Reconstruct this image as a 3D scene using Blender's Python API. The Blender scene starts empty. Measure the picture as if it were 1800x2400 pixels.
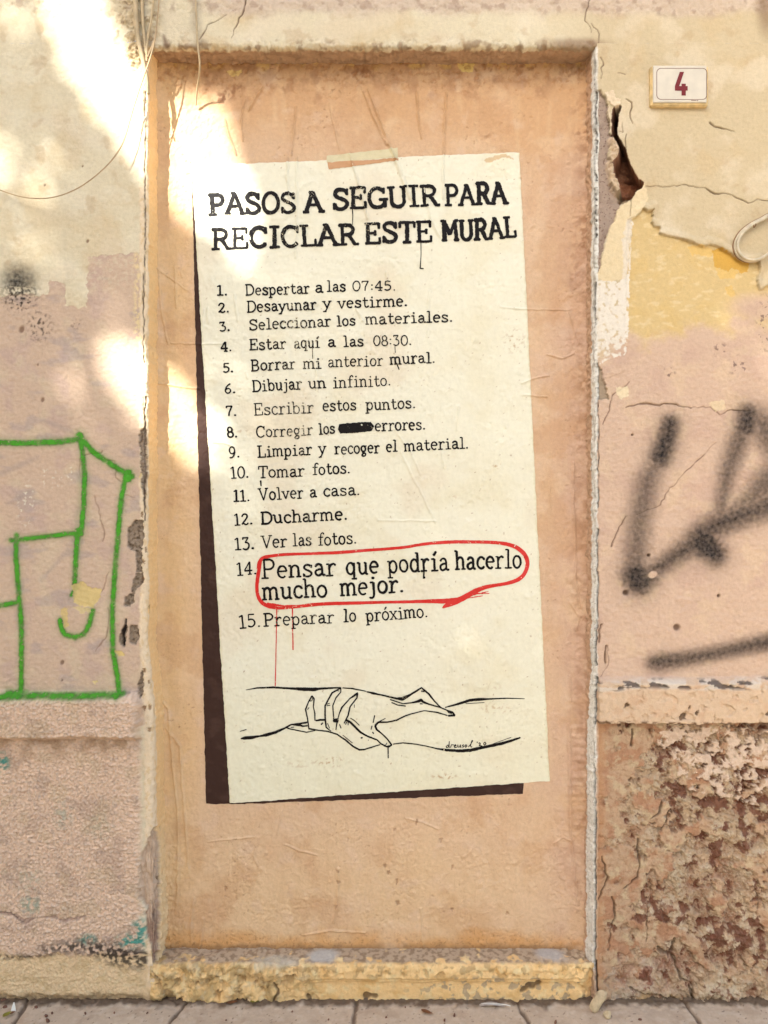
import bpy, math, random
import numpy as np

# ------------------------------------------------------------------ camera, sky, sun, exposure
S = 1050.0          # photograph pixels per metre on the wall face
D = 1.65            # camera distance from the wall face
ZC = 1.097          # camera height
DP = 0.058          # depth of the blocked-up doorway behind the wall face
scene = bpy.context.scene
COL = scene.collection

cam_data = bpy.data.cameras.new('camera')
cam = bpy.data.objects.new('camera', cam_data)
COL.objects.link(cam)
cam.location = (0, -D, ZC)
cam.rotation_euler = (math.radians(90), 0, 0)
cam_data.sensor_fit = 'VERTICAL'
cam_data.angle = 2 * math.atan(1200 / S / D)
cam_data.clip_start = 0.01
cam_data.clip_end = 500
scene.camera = cam

SUN = np.array([0.036, 0.058, -0.040])
SUN = SUN / np.linalg.norm(SUN)                    # direction in which the sunlight travels
world = bpy.data.worlds.new('World')
scene.world = world
world.use_nodes = True
nt = world.node_tree
nt.nodes.clear()
sky = nt.nodes.new('ShaderNodeTexSky')
sky.sky_type = 'NISHITA'
sky.sun_disc = False
sky.sun_elevation = math.asin(-SUN[2])
sky.sun_rotation = math.atan2(-SUN[0], -SUN[1])
sky.air_density = 1.0
sky.dust_density = 3.0
sky.ozone_density = 1.0
bg = nt.nodes.new('ShaderNodeBackground')
bg.inputs['Strength'].default_value = 0.15
wo = nt.nodes.new('ShaderNodeOutputWorld')
nt.links.new(sky.outputs[0], bg.inputs[0])
nt.links.new(bg.outputs[0], wo.inputs[0])

sl = bpy.data.lights.new('sun', 'SUN')
sl.energy = 5.0
sl.angle = math.radians(0.5)
sl.color = (1.0, 0.98, 0.94)
so = bpy.data.objects.new('sun', sl)
COL.objects.link(so)
so.location = (-4, -6, 6)
from mathutils import Vector
so.rotation_euler = Vector(SUN).to_track_quat('-Z', 'Y').to_euler()

vs = scene.view_settings
vs.view_transform = 'Standard'
vs.look = 'None'
vs.gamma = 1.0
vs.exposure = 1.60
scene.cycles.max_bounces = 6
scene.cycles.transparent_max_bounces = 12
scene.cycles.use_denoising = True

# ------------------------------------------------------------------ helpers
rng = np.random.default_rng(7)
random.seed(7)
K = 1.22            # photograph brightness / base colour


def lin(c):
    c = np.asarray(c, float) / 255.0
    return np.where(c <= 0.04045, c / 12.92, ((c + 0.055) / 1.055) ** 2.4)


TINT = np.array([0.97, 1.02, 1.01])


def col(r, g, b):
    return lin((r, g, b)) / K * TINT


def WX(px, d=0.0):
    return (np.asarray(px, float) - 900) / S * (D + d) / D


def WZ(py, d=0.0):
    return ZC + (1200 - np.asarray(py, float)) / S * (D + d) / D


def Z(ox, oy, s, pts):
    """points read in an enlarged view -> photograph pixels (a third value is a width)"""
    return [(ox + p[0] * s, oy + p[1] * s) + ((p[2] * s,) if len(p) > 2 else ()) for p in pts]


_GA = np.array([(math.cos(a), math.sin(a)) for a in np.linspace(0, 2 * math.pi, 32, endpoint=False)], np.float32)


def _hash(ix, iy, seed):
    n = (ix * 374761393 + iy * 668265263 + seed * 974634777) & 0x7fffffff
    n = ((n ^ (n >> 13)) * 1274126177) & 0x7fffffff
    return (n ^ (n >> 16))


def gnoise(x, y, seed=0):
    x0 = np.floor(x).astype(np.int64)
    y0 = np.floor(y).astype(np.int64)
    fx = (x - x0).astype(np.float32)
    fy = (y - y0).astype(np.float32)
    u = fx * fx * fx * (fx * (fx * 6 - 15) + 10)
    v = fy * fy * fy * (fy * (fy * 6 - 15) + 10)

    def g(dx, dy):
        h = _GA[_hash(x0 + dx, y0 + dy, seed) & 31]
        return h[..., 0] * (fx - dx) + h[..., 1] * (fy - dy)
    a = g(0, 0) * (1 - u) + g(1, 0) * u
    b = g(0, 1) * (1 - u) + g(1, 1) * u
    return (a * (1 - v) + b * v) * 1.5


def fbm(x, y, size, octv=3, seed=0, gain=0.5, sx=1.0, sy=1.0):
    f = 1.0 / size
    o = 0
    a = 1.0
    for i in range(octv):
        o = o + a * gnoise(x * f * sx + 17.3 * i, y * f * sy - 9.1 * i, seed + i * 13)
        f *= 2
        a *= gain
    return o


def ss(a, b, x):
    t = np.clip((x - a) / (b - a), 0, 1)
    return t * t * (3 - 2 * t)


def stroke(u, v, pts, soft=1.5, wj=0.0, seed=0):
    """mask of a brush stroke along points (x, y, width)"""
    out = np.zeros(u.shape, np.float32)
    for p, q in zip(pts[:-1], pts[1:]):
        w = max(p[2], q[2])
        m = w / 2 + soft + 1
        idx = np.nonzero((u > min(p[0], q[0]) - m) & (u < max(p[0], q[0]) + m) & (v > min(p[1], q[1]) - m) & (v < max(p[1], q[1]) + m))
        if not len(idx[0]):
            continue
        a, b = u[idx] - p[0], v[idx] - p[1]
        dx, dy = q[0] - p[0], q[1] - p[1]
        t = np.clip((a * dx + b * dy) / (dx * dx + dy * dy + 1e-9), 0, 1)
        d = np.hypot(a - t * dx, b - t * dy)
        hw = (p[2] + (q[2] - p[2]) * t) / 2
        if wj:
            hw = hw * (1 + wj * gnoise(u[idx] / 9, v[idx] / 9, seed))
        k = np.clip((hw - d) / soft + 0.5, 0, 1)
        out[idx] = np.maximum(out[idx], k)
    return out


def jag(pts, amp=4.0, step=12.0, seed=0):
    r = random.Random(seed)
    out = []
    for p, q in zip(pts[:-1], pts[1:]):
        n = max(1, int(math.hypot(q[0] - p[0], q[1] - p[1]) / step))
        for i in range(n):
            t = i / n
            w = p[2] + (q[2] - p[2]) * t
            j = amp if i else amp * 0.4
            out.append((p[0] + (q[0] - p[0]) * t + r.uniform(-j, j), p[1] + (q[1] - p[1]) * t + r.uniform(-j, j), w * r.uniform(0.5, 1.4)))
    out.append(pts[-1])
    return out


def poly(u, v, pts, warp=3.0, ws=14.0, seed=0, soft=0.0):
    """inside-polygon mask with a ragged edge"""
    out = np.zeros(u.shape, np.float32)
    xs = [p[0] for p in pts]
    ys = [p[1] for p in pts]
    m = warp * 2 + 2
    idx = np.nonzero((u > min(xs) - m) & (u < max(xs) + m) & (v > min(ys) - m) & (v < max(ys) + m))
    if not len(idx[0]):
        return out
    a = u[idx] + warp * fbm(u[idx], v[idx], ws, 3, seed + 5)
    b = v[idx] + warp * fbm(u[idx], v[idx], ws, 3, seed + 77)
    ins = np.zeros(a.shape, bool)
    n = len(pts)
    for i in range(n):
        x1, y1 = pts[i][:2]
        x2, y2 = pts[(i + 1) % n][:2]
        if y1 == y2:
            continue
        c = (y1 > b) != (y2 > b)
        ins ^= c & (a < (x2 - x1) * (b - y1) / (y2 - y1) + x1)
    out[idx] = ins
    return out


def blob(u, v, cx, cy, rx, ry, rot=0.0, soft=0.5):
    c, s = math.cos(math.radians(rot)), math.sin(math.radians(rot))
    a = ((u - cx) * c + (v - cy) * s) / rx
    b = (-(u - cx) * s + (v - cy) * c) / ry
    return 1 - ss(1 - soft, 1 + soft, np.sqrt(a * a + b * b))


def mix(C, m, c):
    m = np.clip(m, 0, 1)[..., None]
    return C * (1 - m) + np.asarray(c) * m


# ---- mesh making
def raw_mesh(name, V, F4=None, faces=None, colors=None, bmp=None, alpha=None, smooth=True):
    me = bpy.data.meshes.new(name)
    V = np.ascontiguousarray(V, np.float32)
    if F4 is not None:
        F4 = np.ascontiguousarray(F4, np.int32)
        nf = len(F4)
        me.vertices.add(len(V))
        me.vertices.foreach_set('co', V.ravel())
        me.loops.add(nf * 4)
        me.loops.foreach_set('vertex_index', F4.ravel())
        me.polygons.add(nf)
        me.polygons.foreach_set('loop_start', np.arange(0, nf * 4, 4, dtype=np.int32))
        me.update(calc_edges=True)
    else:
        me.from_pydata([tuple(map(float, p)) for p in V], [], faces)
        me.update()
    me.polygons.foreach_set('use_smooth', np.full(len(me.polygons), smooth, bool))
    if colors is not None:
        a = me.attributes.new('Col', 'FLOAT_COLOR', 'POINT')
        c4 = np.ones((len(V), 4), np.float32)
        c4[:, :3] = np.clip(colors, 0, 1)
        a.data.foreach_set('color', c4.ravel())
    for nm, arr in (('Bmp', bmp), ('Cover', alpha)):
        if arr is not None:
            a = me.attributes.new(nm, 'FLOAT', 'POINT')
            a.data.foreach_set('value', np.ascontiguousarray(arr, np.float32).ravel())
    return me


def link(name, me, material, parent=None):
    o = bpy.data.objects.new(name, me)
    COL.objects.link(o)
    if material is not None:
        me.materials.append(material)
    if parent is not None:
        o.parent = parent
        base = parent
        off = Vector((0, 0, 0))
        while base is not None:
            off += base.location
            base = base.parent
        me.transform(__import__('mathutils').Matrix.Translation(-off))
    return o


def tag(o, label=None, cat=None, group=None, kind=None):
    for k, val in (('label', label), ('category', cat), ('group', group), ('kind', kind)):
        if val:
            o[k] = val
    return o


def thing(name, label, cat, loc=(0, 0, 0), group=None):
    o = bpy.data.objects.new(name, None)
    o.empty_display_size = 0.1
    COL.objects.link(o)
    o.location = loc
    return tag(o, label, cat, group)


def grid_faces(nr, nc, mask=None):
    i = np.arange(nr * nc).reshape(nr, nc)
    F = np.stack([i[:-1, :-1], i[:-1, 1:], i[1:, 1:], i[1:, :-1]], -1)
    if mask is not None:
        F = F[mask]
    return F.reshape(-1, 4)


def sub_grid(name, P, C, B, mask, material, parent, alpha=None, flip=False):
    """mesh of the faces of a grid picked by mask (rows-1, cols-1)"""
    nr, nc = P.shape[:2]
    F = grid_faces(nr, nc, mask)
    if flip:
        F = F[:, ::-1]
    used, inv = np.unique(F, return_inverse=True)
    F = inv.reshape(-1, 4)
    me = raw_mesh(name, P.reshape(-1, 3)[used], F4=F, colors=C.reshape(-1, 3)[used], bmp=B.reshape(-1)[used] if B is not None else None,
                  alpha=alpha.reshape(-1)[used] if alpha is not None else None)
    return link(name, me, material, parent)


def axis(lo, hi, step, far_lo, far_hi, far_step):
    a = np.arange(lo, hi + step * 0.5, step)
    left = np.arange(lo - far_step, far_lo - 1e-6, -far_step)[::-1] if far_lo < lo else np.zeros(0)
    right = np.arange(hi + far_step, far_hi + 1e-6, far_step) if far_hi > hi else np.zeros(0)
    return np.concatenate([left, a, right])


# ---- materials
def nodes_of(name):
    m = bpy.data.materials.new(name)
    m.use_nodes = True
    n = m.node_tree
    b = n.nodes['Principled BSDF']
    return m, n, b


def surf_mat(name, rough=0.85, spec=0.3, fine=500.0, amp=0.10, bump=0.5, dist=0.0006, cover=False, scale2=120.0):
    m, n, b = nodes_of(name)
    N, L = n.nodes.new, n.links.new
    at = N('ShaderNodeAttribute')
    at.attribute_name = 'Col'
    tc = N('ShaderNodeTexCoord')
    n1 = N('ShaderNodeTexNoise')
    n1.inputs['Scale'].default_value = fine
    n1.inputs['Detail'].default_value = 3
    n2 = N('ShaderNodeTexNoise')
    n2.inputs['Scale'].default_value = scale2
    n2.inputs['Detail'].default_value = 4
    L(tc.outputs['Object'], n1.inputs['Vector'])
    L(tc.outputs['Object'], n2.inputs['Vector'])
    add = N('ShaderNodeMath')
    add.operation = 'ADD'
    L(n1.outputs['Fac'], add.inputs[0])
    L(n2.outputs['Fac'], add.inputs[1])
    mr = N('ShaderNodeMapRange')
    mr.inputs['From Min'].default_value = 0.6
    mr.inputs['From Max'].default_value = 1.4
    mr.inputs['To Min'].default_value = 1 - amp
    mr.inputs['To Max'].default_value = 1 + amp
    L(add.outputs[0], mr.inputs['Value'])
    mul = N('ShaderNodeVectorMath')
    mul.operation = 'SCALE'
    L(at.outputs['Color'], mul.inputs[0])
    L(mr.outputs[0], mul.inputs['Scale'])
    L(mul.outputs[0], b.inputs['Base Color'])
    b.inputs['Roughness'].default_value = rough
    b.inputs['Specular IOR Level'].default_value = spec
    bp = N('ShaderNodeBump')
    bp.inputs['Distance'].default_value = dist
    ab = N('ShaderNodeAttribute')
    ab.attribute_name = 'Bmp'
    mb = N('ShaderNodeMath')
    mb.operation = 'MULTIPLY'
    mb.inputs[1].default_value = bump
    L(ab.outputs['Fac'], mb.inputs[0])
    L(mb.outputs[0], bp.inputs['Strength'])
    L(add.outputs[0], bp.inputs['Height'])
    L(bp.outputs[0], b.inputs['Normal'])
    if cover:
        ac = N('ShaderNodeAttribute')
        ac.attribute_name = 'Cover'
        sp = N('ShaderNodeMapRange')
        L(n1.outputs['Fac'], sp.inputs['Value'])
        sp.inputs['From Min'].default_value = 0.3
        sp.inputs['From Max'].default_value = 0.7
        sp.inputs['To Min'].default_value = 0.86
        sp.inputs['To Max'].default_value = 1.1
        mc = N('ShaderNodeMath')
        mc.operation = 'MULTIPLY'
        mc.use_clamp = True
        L(ac.outputs['Fac'], mc.inputs[0])
        L(sp.outputs[0], mc.inputs[1])
        L(mc.outputs[0], b.inputs['Alpha'])
    return m


def paint_mat(name, base, under, rough=0.4, wear=0.66, scale=140.0, soft=0.05, spec=0.4):
    """flat brush paint that has rubbed off in specks"""
    m, n, b = nodes_of(name)
    N, L = n.nodes.new, n.links.new
    tc = N('ShaderNodeTexCoord')
    n1 = N('ShaderNodeTexNoise')
    n1.inputs['Scale'].default_value = scale
    n1.inputs['Detail'].default_value = 6
    n1.inputs['Roughness'].default_value = 0.7
    n0 = N('ShaderNodeTexNoise')
    n0.inputs['Scale'].default_value = 9
    n0.inputs['Detail'].default_value = 3
    L(tc.outputs['Object'], n1.inputs['Vector'])
    L(tc.outputs['Object'], n0.inputs['Vector'])
    ad = N('ShaderNodeMath')
    ad.operation = 'MULTIPLY_ADD'
    ad.inputs[1].default_value = 0.45
    L(n0.outputs['Fac'], ad.inputs[0])
    L(n1.outputs['Fac'], ad.inputs[2])
    mr = N('ShaderNodeMapRange')
    mr.inputs['From Min'].default_value = wear + 0.22
    mr.inputs['From Max'].default_value = wear + 0.22 + soft
    L(ad.outputs[0], mr.inputs['Value'])
    mx = N('ShaderNodeMix')
    mx.data_type = 'RGBA'
    mx.inputs[6].default_value = (*base, 1)
    mx.inputs[7].default_value = (*under, 1)
    L(mr.outputs[0], mx.inputs[0])
    L(mx.outputs[2], b.inputs['Base Color'])
    b.inputs['Roughness'].default_value = rough
    b.inputs['Specular IOR Level'].default_value = spec
    bp = N('ShaderNodeBump')
    bp.inputs['Distance'].default_value = 0.0004
    bp.inputs['Strength'].default_value = 0.4
    L(n1.outputs['Fac'], bp.inputs['Height'])
    L(bp.outputs[0], b.inputs['Normal'])
    return m


def plain_mat(name, base, rough=0.6, amp=0.18, scale=60.0, spec=0.3, bump=0.3):
    m, n, b = nodes_of(name)
    N, L = n.nodes.new, n.links.new
    tc = N('ShaderNodeTexCoord')
    n1 = N('ShaderNodeTexNoise')
    n1.inputs['Scale'].default_value = scale
    n1.inputs['Detail'].default_value = 5
    L(tc.outputs['Object'], n1.inputs['Vector'])
    mr = N('ShaderNodeMapRange')
    mr.inputs['From Min'].default_value = 0.3
    mr.inputs['From Max'].default_value = 0.7
    mr.inputs['To Min'].default_value = 1 - amp
    mr.inputs['To Max'].default_value = 1 + amp
    L(n1.outputs['Fac'], mr.inputs['Value'])
    mul = N('ShaderNodeVectorMath')
    mul.operation = 'SCALE'
    mul.inputs[0].default_value = tuple(base)
    L(mr.outputs[0], mul.inputs['Scale'])
    L(mul.outputs[0], b.inputs['Base Color'])
    b.inputs['Roughness'].default_value = rough
    b.inputs['Specular IOR Level'].default_value = spec
    bp = N('ShaderNodeBump')
    bp.inputs['Distance'].default_value = 0.001
    bp.inputs['Strength'].default_value = bump
    L(n1.outputs['Fac'], bp.inputs['Height'])
    L(bp.outputs[0], b.inputs['Normal'])
    return m


M_wall = surf_mat('wall_plaster', rough=0.8, bump=0.8, dist=0.0012)
M_panel = surf_mat('panel_paint', rough=0.58, spec=0.35, bump=0.6, dist=0.0010)
M_spray = surf_mat('spray_paint', rough=0.7, cover=True, amp=0.15, bump=0.4)

# ------------------------------------------------------------------ the house wall
XL, XR = float(WX(346)), float(WX(1397))
VL = 112.0                                  # lintel edge in photograph pixels
ZL = float(WZ(VL))
R = 0.010
STEP = 0.0016


def dapple(u, v, C, c, size, seed, lo=0.2, hi=0.6, k=1.0):
    return mix(C, k * ss(lo, hi, fbm(u, v, size, 4, seed)), c)


def specks(u, v, C, c, size, seed, thr=0.75, k=1.0):
    return mix(C, k * ss(thr, thr + 0.1, fbm(u, v, size, 2, seed)), c)


def top_paint(u, v):
    """cream plaster above the doorway and over both sides: height (m), colour, micro relief"""
    H = 0.0011 * fbm(u, v, 90, 3, 1) + 0.00022 * fbm(u, v, 9, 2, 2) + 0.0007 * np.maximum(0, fbm(u, v, 40, 3, 3) - 0.35)
    C = np.ones(u.shape + (3,)) * col(229, 211, 178)
    C = dapple(u, v, C, col(220, 194, 154), 160, 4, -0.1, 0.7, 0.6)
    C = dapple(u, v, C, col(236, 220, 190), 70, 5, 0.1, 0.8, 0.7)
    right = ss(1250, 1450, u)
    C = mix(C, right * 0.9, col(210, 186, 148))
    C = dapple(u, v, C, col(214, 184, 140), 110, 8, 0.2, 0.8, 0.45)
    C = dapple(u, v, C, col(232, 212, 182), 120, 9, 0.0, 0.6, 0.55)
    C = dapple(u, v, C, col(196, 162, 122), 60, 10, 0.45, 0.9, 0.4)
    return H, C


def upper_wall(u, v):
    H, C = top_paint(u, v)
    band = 1 - ss(18, 46, v + 10 * fbm(u, v, 60, 3, 11))
    C = mix(C, band * ss(420, 560, u) * 0.8, col(212, 186, 164))
    C = dapple(u, v, C, col(178, 148, 122), 26, 12, 0.35, 0.8, 0.0)
    C = mix(C, band * ss(0.1, 0.6, fbm(u, v, 30, 4, 13)) * 0.55, col(170, 140, 118))
    H += 0.0015 * band * fbm(u, v, 14, 3, 14)
    # grubby grey streak beside the hanging wire
    C = mix(C, 0.6 * stroke(u, v, [(455, -20, 26), (458, 60, 22), (462, 112, 14)], 16) * (0.6 + 0.5 * fbm(u, v, 20, 3, 15)), col(165, 148, 130))
    lump = blob(u, v, 322, 60, 48, 130, 0, 0.5) * ss(-0.2, 0.4, fbm(u, v, 30, 3, 17) + 0.2)
    C = mix(C, lump * 0.7, col(206, 178, 138))
    C = mix(C, lump * ss(0.15, 0.6, fbm(u, v, 14, 3, 18)) * 0.8, col(150, 122, 92))
    H += lump * (0.004 + 0.005 * fbm(u, v, 16, 3, 19))
    for k, pts in enumerate((Z(0, 0, .42194, [(1375, -60, 7), (1360, 40, 7), (1330, 100, 6), (1300, 165, 4), (1285, 210, 2)]),
                             Z(0, 0, .42194, [(1260, 85, 2), (1215, 110, 4), (1150, 140, 5), (1130, 190, 5), (1108, 222, 4)]),
                             Z(1200, 0, .36166, [(515, -40, 5), (480, 90, 5), (470, 130, 4), (490, 150, 4), (515, 210, 3)]),
                             Z(1200, 0, .36166, [(515, 150, 3), (565, 220, 4), (555, 320, 4)]))):
        c = stroke(u, v, jag(pts, 2.5, 9, 30 + k), 1.6)
        H -= 0.0025 * c
        C = mix(C, c * 0.85, col(112, 82, 58))
    # crumbling dirty lip of the lintel
    lip = ss(82, 112, v + 9 * fbm(u, v, 22, 3, 21)) * ss(335, 350, u) * (1 - ss(1392, 1402, u))
    C = mix(C, lip * ss(0.0, 0.5, fbm(u, v, 30, 4, 22)) * 0.75, col(150, 120, 92))
    C = mix(C, blob(u, v, 1352, 106, 70, 16, 0, 0.6) * 0.7, col(140, 108, 84))
    C = mix(C, stroke(u, v, [(384, 85, 6), (390, 108, 14)], 8) * 0.8, col(120, 88, 70))
    H += lip * 0.0025 * fbm(u, v, 13, 3, 23)
    # the top right corner, grimy under a drip
    C = mix(C, blob(u, v, 1800, 10, 26, 70, 0, 0.6) * 0.7, col(136, 104, 74))
    B = np.ones(u.shape) * 0.9
    return H, C, B


def left_wall(u, v):
    H, C = top_paint(u, v)
    # first-coat pink below the cream
    pink = poly(u, v, [(-3000, 692), (0, 694), (60, 688), (112, 692), (116, 655), (150, 668), (156, 716), (204, 722), (206, 602), (250, 597), (360, 590), (360, 1700), (-3000, 1700)], 4.5, 16, 40)
    worn = pink * ss(-0.2, 0.35, fbm(u, v, 18, 4, 41) + ss(760, 640, v) * 0.0)
    C = mix(C, pink, col(214, 182, 155))
    C = mix(C, pink * ss(0.1, 0.7, fbm(u, v, 90, 4, 42)) * 0.7, col(204, 172, 154))
    C = mix(C, pink * ss(0.1, 0.7, fbm(u, v, 70, 4, 43)) * 0.6, col(220, 194, 162))
    C = mix(C, pink * ss(0.25, 0.7, fbm(u, v, 55, 4, 44, sx=0.5)) * 0.5, col(180, 160, 152))
    C = mix(C, pink * (1 - ss(640, 720, v)) * ss(0.0, 0.5, fbm(u, v, 12, 3, 46)) * 0.6, col(222, 200, 170))
    H -= 0.0006 * pink
    H += (0.0005 + 0.0003 * ss(600, 800, v)) * fbm(u, v, 9, 2, 45, sx=0.8)
    C = mix(C, stroke(u, v, [(322, 600, 16), (325, 800, 22), (322, 960, 12)], 12) * ss(-0.3, 0.3, fbm(u, v, 10, 3, 47)), col(236, 208, 158))
    # faint grey sweeps of old spray, white chips
    for pts in ([(0, 1110, 12), (60, 1085, 12), (90, 1070, 6)], [(20, 1180, 9), (75, 1150, 9)], [(100, 985, 10), (165, 1010, 10)], [(95, 1360, 9), (160, 1290, 9)]):
        C = mix(C, stroke(u, v, pts, 9) * 0.3, col(150, 138, 134))
    chip = ss(0.42, 0.52, fbm(u, v, 9, 3, 48)) * np.maximum(blob(u, v, 118, 1120, 34, 20, 15), np.maximum(blob(u, v, 60, 1180, 20, 50), blob(u, v, 165, 1110, 10, 22)))
    C = mix(C, chip, col(236, 220, 194))
    H -= 0.0006 * chip
    # patches where the green line and pink paint have come off
    Zg = lambda p: Z(0, 950, .339, p)
    for k, (pts, c, dh) in enumerate((
            (Zg([(498, 1240), (585, 1215), (605, 1250), (700, 1270), (690, 1330), (640, 1400), (570, 1390), (510, 1370)]), (226, 196, 132), 0.0012),
            (Zg([(500, 1390), (600, 1400), (640, 1425), (560, 1440)]), (224, 198, 146), 0.0008),
            (Zg([(415, 1410), (465, 1400), (470, 1530), (440, 1545)]), (226, 194, 132), 0.001),
            (Zg([(785, 1695), (840, 1700), (866, 1730), (820, 1740)]), (228, 196, 126), 0.001),
            (Zg([(960, 470), (990, 460), (995, 540), (965, 540)]), (232, 196, 110), 0.001),
            (Zg([(630, 1900), (680, 1910), (660, 1935)]), (226, 200, 140), 0.0008))):
        m = poly(u, v, pts, 3, 10, 60 + k)
        C = mix(C, m, col(*c))
        H -= dh * m
    cracks = [Zg([(585, 345, 6), (620, 335, 6), (700, 330, 8), (705, 315, 8)]), Zg([(720, 365, 6), (790, 385, 8), (800, 500, 7), (835, 530, 6)]),
              Zg([(550, 370, 6), (545, 450, 6), (560, 500, 5)]), Zg([(650, 620, 5), (690, 760, 8), (720, 880, 10), (710, 940, 6)]),
              Zg([(750, 1150, 6), (720, 1240, 8), (700, 1290, 6)]), Zg([(745, 1400, 8), (750, 1500, 6), (735, 1600, 10), (660, 1700, 6)]),
              Zg([(860, 620, 4), (930, 640, 4)])]
    for k, pts in enumerate(cracks):
        c = stroke(u, v, jag(pts, 2.0, 7, 80 + k), 1.5)
        H -= 0.0016 * c
        C = mix(C, c * 0.6, col(150, 116, 90))
    # pock marks
    for (a, b, r) in ((50, 772, 6), (99, 937, 4), (145, 1553, 4), (88, 855, 2), (105, 434, 2), (193, 389, 2), (205, 565, 3), (145, 1595, 2)):
        m = blob(u, v, a, b, r, r * 1.4, 20, 0.4)
        H -= 0.002 * m
        C = mix(C, m * 0.8, col(130, 96, 74))
    # ---- plinth with its rounded cap, thrown roughcast
    pw = 3 * fbm(u, v * 0.2, 60, 3, 90)
    low = ss(1612, 1632, v + pw) * (1 - ss(312, 328, u + 4 * fbm(u, v, 20, 3, 89)))
    H += low * 0.030 * ss(1612, 1642, v + pw) * (1 - ss(1716, 1735, v + pw)) + low * 0.004 * ss(1706, 1742, v + pw)
    peb = fbm(u, v, 6.0, 3, 91, 0.75)
    peb2 = fbm(u, v, 15, 3, 94, 0.7)
    skirt = ss(2226, 2246, v + 7 * fbm(u, v, 50, 3, 95))
    ra = low * (1 - 0.45 * skirt)
    H += ra * (0.0027 * peb + 0.0009 * peb2 + 0.0012 * ss(0.2, 0.6, fbm(u, v, 6, 2, 92)))
    C = mix(C, low, col(244, 206, 175))
    C = mix(C, low * ss(0.15, 0.8, peb) * 0.5, col(228, 206, 188))
    C = mix(C, low * ss(0.1, 0.6, fbm(u, v, 60, 4, 96)) * 0.6, col(206, 172, 148))
    C = mix(C, low * ss(0.2, 0.7, fbm(u, v, 11, 3, 97)) * 0.35, col(176, 154, 142))
    C = mix(C, low * ss(0.2, 0.6, fbm(u, v, 70, 3, 98)) * 0.4, col(218, 188, 150))
    gr = gnoise(u / 5.5, v / 5.5, 107)
    C = mix(C, low * ss(0.1, 0.7, gr) * 0.3, col(255, 232, 206))
    C = mix(C, low * ss(-0.1, -0.7, gr) * 0.35, col(178, 140, 112))
    rim = stroke(u, v, [(-100, 1624, 12), (150, 1628, 10), (345, 1622, 12)], 8)
    C = mix(C, rim * ss(0.1, 0.5, fbm(u, v, 16, 3, 99, sx=0.5)) * 0.75, col(140, 124, 116))
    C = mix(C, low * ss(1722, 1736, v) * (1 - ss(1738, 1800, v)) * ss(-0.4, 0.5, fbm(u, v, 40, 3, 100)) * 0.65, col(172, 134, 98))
    teal = np.zeros(u.shape)
    for (a, b, rx, ry, k) in ((8, 1785, 16, 20, 1), (316, 2176, 14, 22, 1), (308, 2203, 30, 16, 1.1), (208, 2200, 20, 12, .9), (75, 2118, 24, 20, .5), (70, 2060, 30, 30, .2), (150, 1910, 20, 26, .3), (235, 1935, 30, 30, .15), (355, 2185, 5, 34, .7)):
        teal = np.maximum(teal, k * blob(u, v, a, b, rx, ry, 0, 0.7))
    C = mix(C, teal * ss(-0.35, 0.3, fbm(u, v, 12, 3, 101)), col(92, 158, 140))
    C = mix(C, skirt, col(240, 206, 162))
    C = mix(C, skirt * ss(0.0, 0.6, fbm(u, v, 30, 4, 102)) * 0.6, col(212, 178, 130))
    C = mix(C, skirt * ss(0.1, 0.6, fbm(u, v, 12, 3, 106)) * 0.5, col(236, 212, 172))
    H -= 0.005 * skirt
    H -= 0.012 * ss(2326, 2350, v + 7 * fbm(u, v, 30, 3, 103)) * low
    soot = np.maximum(stroke(u, v, [(105, 2222, 10), (200, 2215, 26), (270, 2235, 50), (335, 2250, 40)], 30), 0.8 * stroke(u, v, [(-60, 2243, 8), (40, 2243, 10), (120, 2236, 5)], 14))
    C = mix(C, np.clip(soot * 1.3, 0, 1) * ss(-0.45, 0.25, fbm(u, v, 11, 3, 104)) * 0.9, col(48, 40, 36))
    C = mix(C, ss(2325, 2345, v + 5 * fbm(u, v, 20, 3, 105)) * 0.5, col(150, 118, 84))
    cr = stroke(u, v, jag(Z(0, 1550, .42194, [(-60, 1385, 14), (90, 1410, 22), (140, 1440, 26), (200, 1420, 6), (310, 1420, 16), (350, 1440, 26), (470, 1415, 14)]), 2.5, 12, 110), 2, 0.6, 3)
    H -= 0.004 * cr
    C = mix(C, cr * 0.8, col(196, 164, 146))
    cr2 = stroke(u, v, jag(Z(0, 1550, .42194, [(-60, 1392, 5), (60, 1395, 6), (130, 1445, 6), (100, 1450, 3)]), 2, 10, 111), 1.4)
    C = mix(C, cr2 * 0.8, col(110, 84, 68))
    # ---- the arris beside the doorway
    st = ss(324, 331, u + 3 * fbm(u, v, 22, 3, 120)) * (1 - ss(2300, 2320, v))
    C = mix(C, st, col(242, 215, 180))
    C = mix(C, st * ss(0.2, 0.6, fbm(u, v, 20, 4, 121, sx=2)) * 0.6, col(226, 190, 140))
    H += st * (0.0012 + 0.001 * fbm(u, v, 14, 3, 122, sx=2, sy=0.5))
    inn = ss(347, 351, u + 2 * fbm(u, v, 20, 3, 123) - 9 * ss(1480, 1650, v))
    C = mix(C, inn, col(252, 208, 150))
    C = mix(C, inn * ss(1880, 2000, v + 60 * fbm(u, v, 60, 2, 124)) * 0.8, col(246, 212, 164))
    H += inn * ss(1950, 2150, v) * 0.0035 * fbm(u, v, 11, 3, 125, sx=1.4, sy=0.7)
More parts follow.
